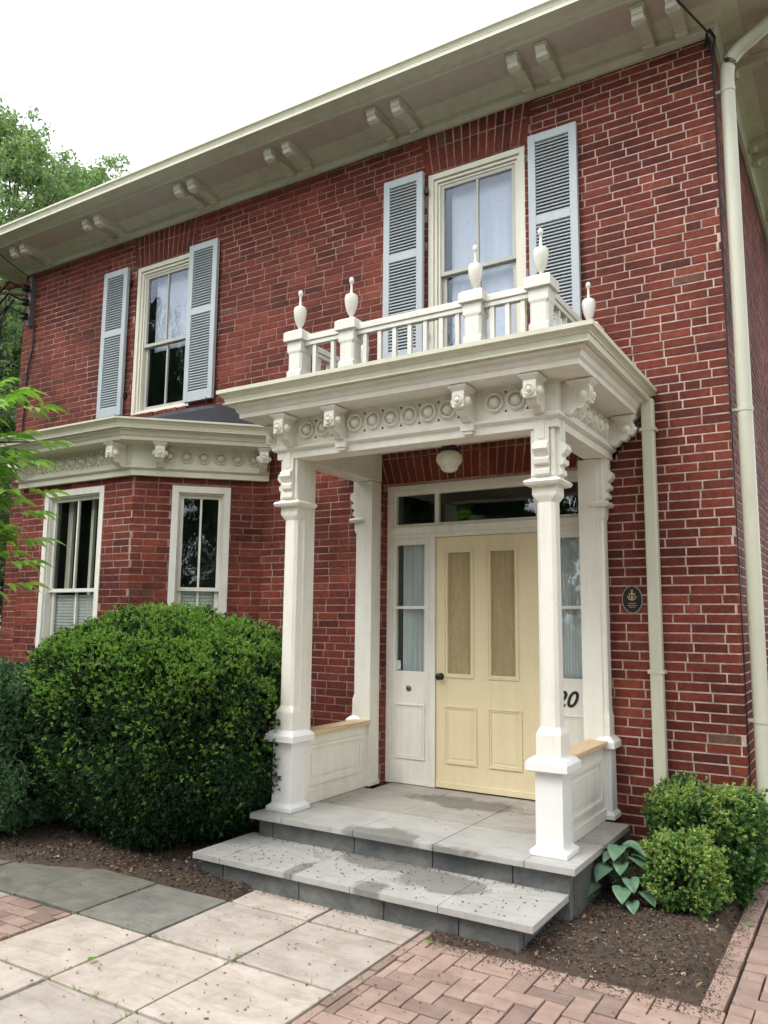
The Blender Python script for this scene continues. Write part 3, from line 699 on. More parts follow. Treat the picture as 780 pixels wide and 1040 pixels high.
# bay cornice and roof
BZ = 2.945; BT = 3.405; d0 = .05; t = math.tan(R(22.5))
bp = [(BLI-d0*1.414, -.01), (BL-d0*t, -BD-d0), (BC+d0*t, -BD-d0), (BI+d0*1.414, -.01)]
mb, p = cornice(BZ, bp, BT)
mb.v = [(x, y, z if z < BZ+.09 else BZ+.09+(z-BZ-.09)*.93) for x, y, z in mb.v]
zb = BZ+.09+(.196-.09)*.93
s2 = math.sqrt(.5)
def onc(s, o=d0+.004):   # point on the right canted face, s metres from the inner corner
    return (BI - s*s2 + o*s2, -s*s2 - o*s2, zb)
ss = [.105+.155*i for i in range(6)]
rings(mb, [onc(s) for s in ss], (s2, -s2, 0), (s2, s2, 0), .056)
triangles(mb, [(*onc(s+.078)[:2], zb+q*.056, q) for s in ss for q in (1, -1)], (s2, -s2, 0), (s2, s2, 0), .01)
xs3 = [BL+.22+.1515*i for i in range(9)]
rings(mb, [(x, -BD-d0-.004, zb) for x in xs3], (0, -1, 0), (1, 0, 0), .056)
triangles(mb, [(x+.076, -BD-d0-.004, zb+q*.056, q) for x in xs3 for q in (1, -1)], (0, -1, 0), (1, 0, 0), .01)
mb.xf = None
bc = mb.build('bay_cornice', [M['casing'], M['ceiling'], M['black']], house, bevel=.0015)
mb = MB(); gp = [(d, BZ+.09+(z-BZ-.09)*.93) for d, z in gutter_prof(BZ, BT+.03)]; mb.sweep(gp, bp); mb.build('gutter', M['gutter'], bc)
def bcon(x, y, rz): o = dup(con, (x, y, zb-.004), bc, rz); o.name = 'console'; return o
bcon(BC-.085, -BD-d0, 0); bcon(BL+.085, -BD-d0, 0)
q = onc(.96, d0); bcon(q[0], q[1], R(45)); q = onc(.10-.12, d0); bcon(onc(-.02, d0)[0]-.03, onc(-.02, d0)[1]-.03, R(45))
mb = MB(); o = .28
outer = [(BLI-o*1.2, -.0), (BL-o*t, -BD-o), (BC+o*t, -BD-o), (BI+o*1.2, -.0)]
inner = [(-6.8, -.0), (-6.45, -.25), (-4.85, -.30), (-4.50, -.0)]
ro = [(x, y-.0, BT-.04) for x, y in outer]; mid = [((a[0]*.5+b[0]*.5), (a[1]*.5+b[1]*.5)-.01, BT+.10) for a, b in zip(outer, inner)]
ri = [(x, y, z) for (x, y), z in zip(inner, (3.60, 3.60, 3.70, 3.78))]
vs = ro+mid+ri
fs = []
for k in (0, 4):
    for i in range(3): fs.append((k+i, k+i+1, k+5+i, k+4+i))
fs.append((8, 9, 10, 11)); mb.add(vs, fs); mb.build('bay_roof', M['roofmetal'], house, smooth=False)

# ---- door surround
mb = MB(FX); z0, z1 = .315, 2.797; dl, drr = -2.335, -1.42
F0 = -.135; ff = -.095     # back and front planes of the surround (outward coordinate)
mb.box(DR[0]+.003, DR[0]+.055, F0, ff+.02, z0, z1); mb.box(DR[1]-.055, DR[1]-.003, F0, ff+.02, z0, z1)        # outer jambs
mb.box(DR[0]+.055, DR[1]-.055, F0, ff+.02, z1-.055, z1); mb.box(DR[0]+.055, DR[1]-.055, F0, ff+.030, 2.375, 2.435) # head, transom bar
mb.box(DR[0]+.055, DR[1]-.055, F0, ff+.012, 2.340, 2.375); mb.box(dl-.075, dl, F0, ff+.012, z0, 2.340); mb.box(drr, drr+.075, F0, ff+.012, z0, 2.340)  # mullions beside the door
mb.box(dl-.055, dl-.052, F0, ff+.016, z0, 2.34)
for (a, b) in ((DR[0]+.055, dl-.075), (drr+.075, DR[1]-.055)):
    st = .030; g0, g1, gz0, gz1 = a+st, b-st, 1.225, 2.285
    mb.box(a, g0, F0, ff, z0, 2.340); mb.box(g1, b, F0, ff, z0, 2.340)
    mb.box(g0, g1, F0, ff, gz1, 2.340); mb.box(g0, g1, F0, ff, .315, gz0); mb.box(g0, g1, F0+.01, ff-.004, 1.742, 1.766)
    quad_frame(mb, a+.022, b-.022, .515, .960, .014, ff-.001, ff+.009); quad_frame(mb, a+.042, b-.042, .535, .940, .01, ff-.001, ff+.004)
# transom bars
t0, t1, tz0, tz1 = DR[0]+.055, DR[1]-.055, 2.435, z1-.055
quad_frame(mb, t0, t1, tz0, tz1, .028, F0, ff)
for x in (-2.325, -1.43): mb.box(x-.018, x+.018, F0, ff, tz0+.028, tz1-.028)
sur = mb.build('door_surround', M['cream'], house, bevel=.002)
for (a, b, c, d) in ((t0+.028, -2.343, tz0+.028, tz1-.028), (-2.307, -1.448, tz0+.028, tz1-.028), (-1.412, t1-.028, tz0+.028, tz1-.028)):
    mb = MB(FX); mb.box(a, b, -.118, -.114, c, d); mb.build('transom_pane', M['glass_low'], sur)
for (a, b) in ((DR[0]+.055, dl-.075), (drr+.075, DR[1]-.055)):
    for c, d in ((1.225, 1.742), (1.766, 2.285)):
        mb = MB(FX); mb.box(a+.03, b-.03, -.118, -.114, c, d); mb.build('sidelight_pane', M['glass_low'], sur)
    mb = MB(FX); n = 48; vs = []
    for i in range(n+1):
        u = a+.065+(b-a-.085)*i/n; oo = -.165+.010*math.sin(i*1.35)+.005*math.sin(i*.6+1)
        vs += [(u, oo, 1.1), (u, oo, 2.33)]
    mb.add(vs, [(2*i, 2*i+2, 2*i+3, 2*i+1) for i in range(n)]); mb.build('curtain', M['curtain'], sur, smooth=True)
mb = MB(FX); mb.add([(DR[0], -.2, .3), (DR[1], -.2, .3), (DR[1], -.2, 2.8), (DR[0], -.2, 2.8), (DR[0], -1.4, .3), (DR[1], -1.4, .3), (DR[1], -1.4, 2.8), (DR[0], -1.4, 2.8)], [(4,5,6,7), (0,1,5,4), (3,2,6,7), (0,4,7,3), (1,2,6,5)]); mb.build('hall_interior', M['dark_room'], sur)
mb = MB(FX); mb.disc_out(-2.585, ff, 1.085, [(.024, 0), (.024, .006), (.018, .010), (.010, .012), (.008, .018), (.002, .019)], 16, 0, (0, 1, 0)); mb.build('door_bell', M['brass'], sur, smooth=True)
mb = MB(FX); mb.box(-2.725, -2.675, -.1135, -.1125, 1.235, 1.31); mb.build('sticker', M['sticker'], sur)
# house number, painted italic numerals (the first is mostly behind the column)
cu = bpy.data.curves.new('house_number', 'FONT'); cu.body = '20'; cu.size = .165; cu.shear = .35; cu.extrude = .002; cu.offset = .003; cu.align_x = 'LEFT'; cu.space_character = 1.0
tmp = bpy.data.objects.new('tmp', cu); col.objects.link(tmp); bpy.context.view_layer.update()
me = bpy.data.meshes.new_from_object(tmp.evaluated_get(bpy.context.evaluated_depsgraph_get())); bpy.data.objects.remove(tmp)
me.materials.clear(); me.materials.append(M['ink']); me.transform(Matrix.Rotation(R(90), 4, 'X'))
num = bpy.data.objects.new('house_number', me); col.objects.link(num); place(num, (-1.325, .092, 1.02), sur); num['label'] = 'black italic house number'
# the yellow door itself
mb = MB(FX); do = -.100; db = -.135; a, b = dl+.004, drr-.004; z0d, z1d = .322, 2.337
gl = [(-2.225, -2.018), (-1.842, -1.635)]; pz = (1.22, 2.205); lz = (.525, .955)
lp = [(-2.238, -1.978), (-1.858, -1.598)]
mb.box(a, gl[0][0], db, do, z0d, z1d); mb.box(gl[0][1], gl[1][0], db, do, z0d, z1d); mb.box(gl[1][1], b, db, do, z0d, z1d)
for g0, g1 in gl: mb.box(g0, g1, db, do, z0d, pz[0]); mb.box(g0, g1, db, do, pz[1], z1d)
for g0, g1 in gl:
    quad_frame(mb, g0-.030, g1+.030, pz[0]-.030, pz[1]+.030, .012, do-.001, do+.010); quad_frame(mb, g0-.017, g1+.017, pz[0]-.017, pz[1]+.017, .016, do-.001, do+.006)
for g0, g1 in lp:
    quad_frame(mb, g0-.012, g1+.012, lz[0]-.012, lz[1]+.012, .012, do-.001, do+.011); quad_frame(mb, g0+.001, g1-.001, lz[0]+.001, lz[1]-.001, .014, do-.001, do+.006)
    mb.box(g0+.032, g1-.032, do-.001, do+.003, lz[0]+.032, lz[1]-.032)
mb.box(a+.002, b-.002, do-.001, do+.012, z0d, z0d+.045)
door = mb.build('door', M['door'], house, bevel=.002); door['label'] = 'pale yellow panelled door with two tall curtained panes'
for g0, g1 in gl:
    mb = MB(FX); mb.box(g0, g1, -.120, -.116, pz[0], pz[1]); mb.build('door_pane', M['glass_door'], door)
    mb = MB(FX); n = 30; vs = []
    for i in range(n+1):
        u = g0+(g1-g0)*i/n; oo = -.128+.0012*math.sin(i*1.1); vs += [(u, oo, pz[0]), (u, oo, pz[1])]
    mb.add(vs, [(2*i, 2*i+2, 2*i+3, 2*i+1) for i in range(n)]); mb.build('curtain', M['door_curtain'], door, smooth=True)
mb = MB(FX); mb.disc_out(-2.285, do, 1.195, [(.028, 0), (.028, .004), (.012, .008), (.010, .022), (.022, .030), (.028, .042), (.026, .054), (.014, .062), (.003, .064)], 20, 0, (0, 1, 0)); mb.build('knob', M['black'], door, smooth=True)

# ---- downspouts
mb = MB(); mb.box(-.575, -.489, -.105, -.035, .12, 3.235); ds = mb.build('downspout', M['pipe'], house, bevel=.012); ds['label'] = 'square downspout beside the porch'
for z in (3.0, 1.3):
    mb = MB(); mb.box(-.587, -.477, -.108, -.012, z, z+.025); mb.build('strap', M['pipe'], ds)
mb = MB()
def arc(p0, p1, p2, n=6): return [tuple(Vector(p0)*(1-t)**2+Vector(p1)*2*t*(1-t)+Vector(p2)*t*t) for t in [i/n for i in range(n+1)]]
px_, py_ = .088, .075
mb.tube([(px_, py_, .02), (px_, py_, 5.55)] + arc((px_, py_, 5.62), (px_, py_, 5.76), (.2, py_, 5.83)) + [(.52, py_, 6.02)] + arc((.56, py_, 6.045), (.60, py_, 6.07), (.60, py_, 6.12), 4), .05, 18)
ds2 = mb.build('downspout', M['pipe'], house, smooth=True); ds2['label'] = 'round downspout on the right hand corner of the house'
for z in (5.5, 3.1, 1.0):
    mb = MB(); mb.tube([(px_, py_, z), (px_, py_, z+.03)], .054, 18); mb.box(.0, px_-.04, py_-.02, py_+.02, z+.005, z+.025); mb.build('strap', M['pipe'], ds2)
# low rear wing seen past the corner
RW = local((0, 3.4, 0), (1, 0, 0)); mb = brick_wall(RW, 0.0, 2.4, -.1, 1.50, seed=31, thick=2.0)
mb.xf = RW; mb.box(0.02, 2.4, -2, .06, 1.62, 1.72, 2); mb.box(0.02, 2.35, -1.9, -.05, 1.50, 1.62, 3)
mb.build('rear_wing', [M['brick'], M['mortar'], M['green_trim'], M['dark_room']], house)

# ------------------------------------------------------------------ things fixed to the house but lifted away
lt = empty('ceiling_light', (-1.93, -.45, 2.72), 'schoolhouse ceiling light with opal glass bowl and dark fitter under the porch ceiling', 'ceiling light')
mb = MB(); mb.lathe(-1.93, -.45, [(.015, 2.765), (.04, 2.77), (.062, 2.785), (.070, 2.81), (.086, 2.828), (.100, 2.85), (.102, 2.88), (.094, 2.90), (.072, 2.915), (.06, 2.93)], 28); mb.build('glass_bowl', M['opal'], lt, smooth=True)
mb = MB(); mb.lathe(-1.93, -.45, [(.072, 2.928), (.076, 2.945), (.06, 2.97), (.03, 2.985), (.03, 3.03), (.06, 3.045), (.065, 3.074)], 24); mb.build('fitter', M['black'], lt, smooth=True)

pq = empty('wall_plaque', (-.70, 0, 1.71), 'small oval black heritage plaque with gold emblem beside the square downspout', 'plaque')
def oval(mb, rx, rz, o0, o1, n=40, mi=0, c=(-.70, 1.808)):
    vs = [(c[0]+rx*math.cos(2*math.pi*i/n), -o, c[1]+rz*math.sin(2*math.pi*i/n)) for o in (o0, o1) for i in range(n)]
    mb.add(vs, [tuple(range(n, 2*n))]+[(i, (i+1) % n, (i+1) % n+n, i+n) for i in range(n)], mi)
mb = MB(); oval(mb, .072, .098, .0, .010); mb.build('rim', M['silver'], pq)
mb = MB(); oval(mb, .066, .092, .008, .013); mb.build('plate', M['black'], pq)
mb = MB()
cxp, czp = -.70, 1.83
mb.box(cxp-.004, cxp+.004, -.017, -.0125, czp-.03, czp+.032); mb.box(cxp-.024, cxp+.024, -.017, -.0125, czp+.016, czp+.021)
mb.tube([(cxp+.030*math.cos(a), -.0145, czp+.004+.030*math.sin(a)) for a in [R(180+i*15) for i in range(13)]], .0032, 6)
mb.tube([(cxp+.018*math.cos(a), -.0145, czp+.004+.018*math.sin(a)) for a in [R(i*30) for i in range(13)]], .0025, 6)
mb.tube([(cxp+.007*math.cos(a), -.0145, czp+.040+.007*math.sin(a)) for a in [R(i*40) for i in range(10)]], .002, 6)
for i, w in enumerate((.026, .032, .020)): mb.box(cxp-w, cxp+w, -.0155, -.0125, czp-.052-i*.014, czp-.0485-i*.014)
mb.build('emblem', M['gold'], pq)

el = empty('service_bracket', (-7.93, 0, 5.2), 'black electrical service bracket with insulators under the eave at the far left corner', 'service bracket')
mb = MB(); mb.box(-7.99, -7.93, -.07, -.0, 5.22, 5.86); mb.build('rack', M['meter'], el, bevel=.004)
for z in (5.32, 5.50, 5.68):
    mb = MB(); mb.lathe(-7.94, -.13, [(.03, z-.04), (.05, z-.03), (.035, z), (.05, z+.03), (.03, z+.04)], 12); mb.build('insulator', M['black'], el, smooth=True)
mb = MB(); mb.tube([(-7.96, -.05, 5.78), (-8.55, -.15, 5.80)], .03, 6); mb.tube([(-7.96, -.05, 5.62), (-8.5, -.14, 5.74)], .018, 6); mb.build('arm', M['rust'], el)
mb = MB()
for k in range(3):
    z = 5.36+.16*k; mb.tube([(-7.97, -.12, z), (-8.2, -.2, z+.12), (-8.45, -.25, z-.1), (-8.8, -.5, z+.25), (-10.5, -2.5, z+.9)], .014, 6)
    mb.tube([(-8.50, -.16, 5.76), (-8.52, -.18, 5.5-.1*k), (-8.44+.05*k, -.17, 5.2-.1*k), (-8.36, -.15, 5.42), (-8.2, -.12, 5.6)], .012, 6)
mb.build('service_cables', M['black'], el)
mb = MB(); mb.tube([(-7.90, -.02, 5.24), (-7.90, -.02, 4.9), (-7.97, -.02, 4.6), (-7.98, -.02, 3.6)], .011, 6); mb.build('conduit', M['black'], el)
mb = MB(); mb.tube([(-8.15+.14, -.03, 5.86), (-8.08, -.30, 5.99), (-8.05, -.69, 6.12), (-8.05, -.70, 6.22), (-8.3, -1.4, 7.4), (-8.8, -3, 10)], .006, 5)
tag(mb.build('thin_wire', M['black']), 'thin black wire looping over the gutter above the electrical bracket', 'wire')
wr = MB(); wr.tube([(-.035, -.03, 5.84), (-.01, -.075, 5.93), (-.35, -1.0, 6.04), (-.95, -2.4, 6.3), (-2.2, -5.6, 7.0), (-4.0, -11, 8.4)], .009, 6)
wr.tube([(-.02, -.05, 5.93), (.01, -.03, 5.75), (.012, -.02, 5.55)], .010, 6); wr.tube([(.0, -.06, 5.95), (.035, -.05, 5.88), (.02, -.03, 5.78)], .012, 6)
tag(wr.build('overhead_cable', M['black']), 'black overhead cable anchored at the top right corner of the brick facade', 'cable')
mb = MB(); mb.tube([(.004+.004, .012, 5.6), (.010, .014, .1)], .004, 6); tag(mb.build('ground_cable', M['black']), 'thin dark cable running down the right hand brick corner beside the round downspout', 'cable')

# ------------------------------------------------------------------ stone stoop
st = empty('stone_landing', (-1.87, -.6, 0), 'upper stone landing of the porch paved with pale slabs on grey risers', 'landing')
xs_ = [-3.03, -2.75, -2.17, -1.59, -1.01, -.715]; rows_ = [(-1.355, -.80), (-.79, -.20), (-.19, .135)]
for j, (y0, y1) in enumerate(rows_):
    for i in range(5):
        x0, x1 = xs_[i]+.002, xs_[i+1]-.002
        if j == 2: x0, x1 = max(x0, -2.79), min(x1, -.975)
        if j == 2 and x1-x0 < .05: continue
        mb = MB(); mb.box(x0, x1, y0+.002, y1-.002, .272, .31+random.uniform(-.001, .001)); mb.build('slab', M['landing'] if j else M['tread'], st, bevel=.003)
mb = MB()
rx = [-2.985, -2.86, -2.19, -1.62, -1.10, -.76]
for i in range(5): mb.box(rx[i]+.003, rx[i+1]-.003, -1.30, -1.24, -.05, .270)
for y in (-1.235, -.8, -.4): mb.box(-2.985, -2.93, y, y+.38, -.05, .270); mb.box(-.815, -.76, y, y+.38, -.05, .270)
mb.build('riser', M['riser'], st, bevel=.004)
mb = MB(); mb.box(-2.92, -.82, -1.235, -.02, -.05, .265); mb.build('core', M['riser'], st)
sp = empty('stone_step', (-1.92, -1.55, 0), 'lower stone step with pale treads and damp grey risers in front of the porch', 'step')
tx = [-3.075, -2.84, -2.28, -1.86, -1.30, -.770]
for i in range(5):
    mb = MB(); mb.box(tx[i]+.0015, tx[i+1]-.0015, -1.845, -1.25, .118, .155+random.uniform(-.001, .001)); mb.build('tread', M['tread'], sp, bevel=.003)
mb = MB(); rx = [-3.03, -2.85, -2.25, -1.66, -1.20, -.86]
for i in range(5): mb.box(rx[i]+.003, rx[i+1]-.003, -1.80, -1.74, -.05, .116)
mb.box(-3.03, -2.97, -1.735, -1.31, -.05, .116); mb.box(-.92, -.86, -1.735, -1.31, -.05, .116)
mb.build('riser', M['riser'], sp, bevel=.004)
mb = MB(); mb.box(-2.965, -.925, -1.735, -1.31, -.05, .112); mb.build('core', M['riser'], sp)

# ------------------------------------------------------------------ ground
mb = MB(); mb.add([(-120, -120, -.06), (120, -120, -.06), (120, 120, -.06), (-120, 120, -.06)], [(0,1,2,3)]); tag(mb.build('ground', M['lawn']), kind='structure')
mb = MB(); mb.add([(-7, -9, -.045), (4, -9, -.045), (4, 3.3, -.045), (-7, 3.3, -.045)], [(0,1,2,3)])
tag(mb.build('paving_base', M['joint']), kind='structure')
# flagstones
mb = MB(); rnd = random.Random(9); gx = [-1.395-.585*0, -2.005, -2.59, -3.17, -3.75, -4.33, -4.91, -5.5]; gy = [-1.75, -2.03, -2.64, -3.24, -3.85, -4.46, -5.07, -5.68, -6.29, -6.9]
gx[0] = -1.405
for i in range(len(gx)-1):
    for j in range(len(gy)-1):
        x1, x0 = gx[i], gx[i+1]; y1, y0 = gy[j], gy[j+1]
        if j == 0 and i > 1: continue
        if i == 3 and j == 2: continue           # brick patch
        m = 0
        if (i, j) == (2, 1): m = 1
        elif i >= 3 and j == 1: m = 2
        dz = rnd.uniform(-.004, .003); tlt = [rnd.uniform(-.002, .002) for _ in range(4)]; g = .0095
        q = [(x0+g, y0+g), (x1-g, y0+g), (x1-g, y1-g), (x0+g, y1-g)]
        q = [(a+rnd.uniform(-.004, .004), b+rnd.uniform(-.004, .004)) for a, b in q]
        top = [(a, b, dz+tlt[k]) for k, (a, b) in enumerate(q)]; bot = [(a, b, -.05) for a, b in q]
        mb.add(top+bot, [(0,1,2,3)]+[(4+k, 4+(k+1) % 4, (k+1) % 4, k) for k in range(4)], m)
tag(mb.build('flagstone_path', [M['slab'], M['slab_grey'], M['slab_mossy_shaded']], bevel=.004), kind='structure')
# brick pavers
mb = MB(); rnd = random.Random(4); w = .1015
def paver(x0, x1, y0, y1, g=.004):
    z = rnd.uniform(-.004, .003); q = [(x0+g, y0+g), (x1-g, y0+g), (x1-g, y1-g), (x0+g, y1-g)]; q = [(a+rnd.uniform(-.0015, .0015), b+rnd.uniform(-.0015, .0015)) for a, b in q]
    mb.add([(a, b, z+rnd.uniform(-.001, .001)) for a, b in q]+[(a, b, -.05) for a, b in q], [(0,1,2,3)]+[(4+k, 4+(k+1) % 4, (k+1) % 4, k) for k in range(4)])
def clip(x0, x1, y0, y1, reg):
    a, b, c, d = max(x0, reg[0]), min(x1, reg[1]), max(y0, reg[2]), min(y1, reg[3])
    if b-a > .025 and d-c > .025: paver(a, b, c, d)
regs = [(-1.345, .115, -6.9, -1.895)]
for reg in regs:
    for i in range(-16, 8):
        for j in range(-55, 2):
            d = (i-j) % 4; x, y = i*w+.03, -1.895+j*w
            if d == 0: clip(x, x+2*w, y, y+w, reg)
            elif d == 3: clip(x, x+w, y, y+2*w, reg)
y = -1.75
while y > -6.9: clip(-1.40, -1.347, y-.2, y, (-9, 9, -9, 9)); y -= .203
# border run beside the bed and the walk on the right
y = -1.895
while y < 3.2: clip(.005, .105, y, y+.2, (-9, 9, -9, 9)); y += .203
reg = (.114, 3.2, -6.9, 3.2)
for i in range(0, 34):
    for j in range(-55, 52):
        d = (i-j) % 4; x, y = i*w+.114-w, -1.895+j*w
        if d == 0: clip(x, x+2*w, y, y+w, reg)
        elif d == 3: clip(x, x+w, y, y+2*w, reg)
k = 0; yy = -3.23
while yy < -2.66:
    x = -3.74-(.1 if k % 2 else 0)
    while x < -3.18: clip(x, x+.2, yy, yy+.094, (-3.74, -3.18, -3.23, -2.65)); x += .2
    yy += .096; k += 1
tag(mb.build('brick_path', M['paver'], bevel=.004), kind='structure')
# planting beds: one bumpy sheet each
def bed(name, x0, x1, y0, y1, res, keep, lift=.02, seed=0):
    nx, ny = int((x1-x0)/res)+1, int((y1-y0)/res)+1; X, Y = np.meshgrid(np.linspace(x0, x1, nx), np.linspace(y0, y1, ny)); V = []
    for a, b in zip(X.ravel(), Y.ravel()):
        k = keep(a, b); V.append((a, b, -.035+(.04+lift)*k + k*.016*noise.noise((a*9, b*9, seed)) + k*.010*noise.noise((a*30, b*30, seed)) + .02*k*noise.noise((a*2, b*2, seed))))
    idx = np.arange(nx*ny).reshape(ny, nx); F = np.stack([idx[:-1,:-1], idx[:-1,1:], idx[1:,1:], idx[1:,:-1]], -1).reshape(-1, 4)
    return tag(np_mesh(name, np.array(V), F, M['soil'], smooth=True), kind='structure')
def sst(a, b, x): t = min(1, max(0, (x-a)/(b-a))); return t*t*(3-2*t)
keepR = lambda x, y: sst(0, .08, (-.0+.03*noise.noise((y*4, 1, 0)))-x) * sst(0, .07, y+1.90+.04*noise.noise((x*3, 2, 0)) - .16*sst(-.45, 0, x)) * sst(-1.42, -1.30, x)
bed('soil_bed', -1.45, .06, -1.95, .02, .018, keepR, .012)
keepL = lambda x, y: sst(0, .1, y+2.05+.05*noise.noise((x*3, 5, 0)) + (.15*sst(-3.3, -4.2, x))) * sst(0, .08, -2.56-x + (.05 if y < -1.9 else .0)+1.0*sst(-1.95, -1.75, y)*0)
def keepL(x, y):
    k = sst(0, .1, y+2.06+.05*noise.noise((x*3, 5, 0))+.25*sst(-3.4, -4.4, x))
    if x > -2.60: k = 0
    return k
bed('soil_bed', -9, -2.56, -2.5, 0, .03, keepL, .01, 3)
# mulch chips and fallen seeds
def chips(name, pts, smin, smax, mat, seed, flat=.35):
    r = np.random.default_rng(seed); n = len(pts); P = np.array(pts)
    a = r.uniform(0, 2*np.pi, n); l = r.uniform(smin, smax, n); w_ = l*r.uniform(.25, .6, n); tl = r.normal(0, flat, (n, 2))
    ux = np.stack([np.cos(a), np.sin(a), tl[:, 0]], 1)*l[:, None]/2; uy = np.stack([-np.sin(a), np.cos(a), tl[:, 1]], 1)*w_[:, None]/2; up = np.array([0, 0, 1.])*(l*.22)[:, None]
    c = P + up*.5
    V = np.stack([c-ux-uy, c+ux-uy, c+ux+uy, c-ux+uy, c-ux*.7-uy*.7+up, c+ux*.7-uy*.7+up, c+ux*.7+uy*.7+up, c-ux*.7+uy*.7+up], 1).reshape(-1, 3)
    q = np.array([[4,5,6,7],[0,1,5,4],[1,2,6,5],[2,3,7,6],[3,0,4,7]]); F = (q[None]+8*np.arange(n)[:, None, None]).reshape(-1, 4)
    return tag(np_mesh(name, V, F, mat), kind='stuff')
pts = []
rr = random.Random(2)
while len(pts) < 9000:
    x, y = rr.uniform(-1.4, .06), rr.uniform(-1.95, 0)
    k = keepR(x, y)
    if rr.random() < k*.95+.02: pts.append((x, y, -.035+.052*k+.004+.016*k*noise.noise((x*9, y*9, 0))+.02*k*noise.noise((x*2, y*2, 0))))
chips('bark_mulch', pts, .004, .017, M['chips'], 1)
pts = []
while len(pts) < 12000:
    x, y = rr.uniform(-6.0, -2.6), rr.uniform(-2.4, -.2)
    k = keepL(x, y)
    if rr.random() < k*.95+.02: pts.append((x, y, -.035+.05*k+.004+.016*k*noise.noise((x*9, y*9, 3))+.02*k*noise.noise((x*2, y*2, 3))))
chips('bark_mulch', pts, .006, .024, M['chips'], 2)
pts = []
for _ in range(620):
    x, y = rr.uniform(-4.4, 1.0), rr.uniform(-4.2, -1.9)
    if rr.random() < .35: x = rr.gauss(-1.6, .6)
    pts.append((x, y, .003))
for _ in range(220): pts.append((rr.uniform(-3.0, -.85), rr.uniform(-1.82, -1.32), .1565))
for _ in range(25): pts.append((rr.uniform(-2.9, -1.1), rr.uniform(-1.3, -.1), .312))
pts += [(rr.uniform(-3.0, -.95), -1.815-abs(rr.gauss(0, .02)), .004) for _ in range(160)] + [(rr.uniform(-2.95, -.9), -1.318-abs(rr.gauss(0, .015)), .1565) for _ in range(90)]
chips('fallen_seeds', pts, .007, .015, M['litter'], 3, .1)
# crumbs of soil along the bed edges
pts = []
for _ in range(1100):
    x = rr.uniform(-1.3, .1); pts.append((x, -1.9-abs(rr.gauss(0, .055)), .003))
for _ in range(900): pts.append((abs(rr.gauss(0, .05)), rr.uniform(-1.9, .0), .003))
chips('soil_crumbs', pts, .003, .010, M['chips'], 5, .2)

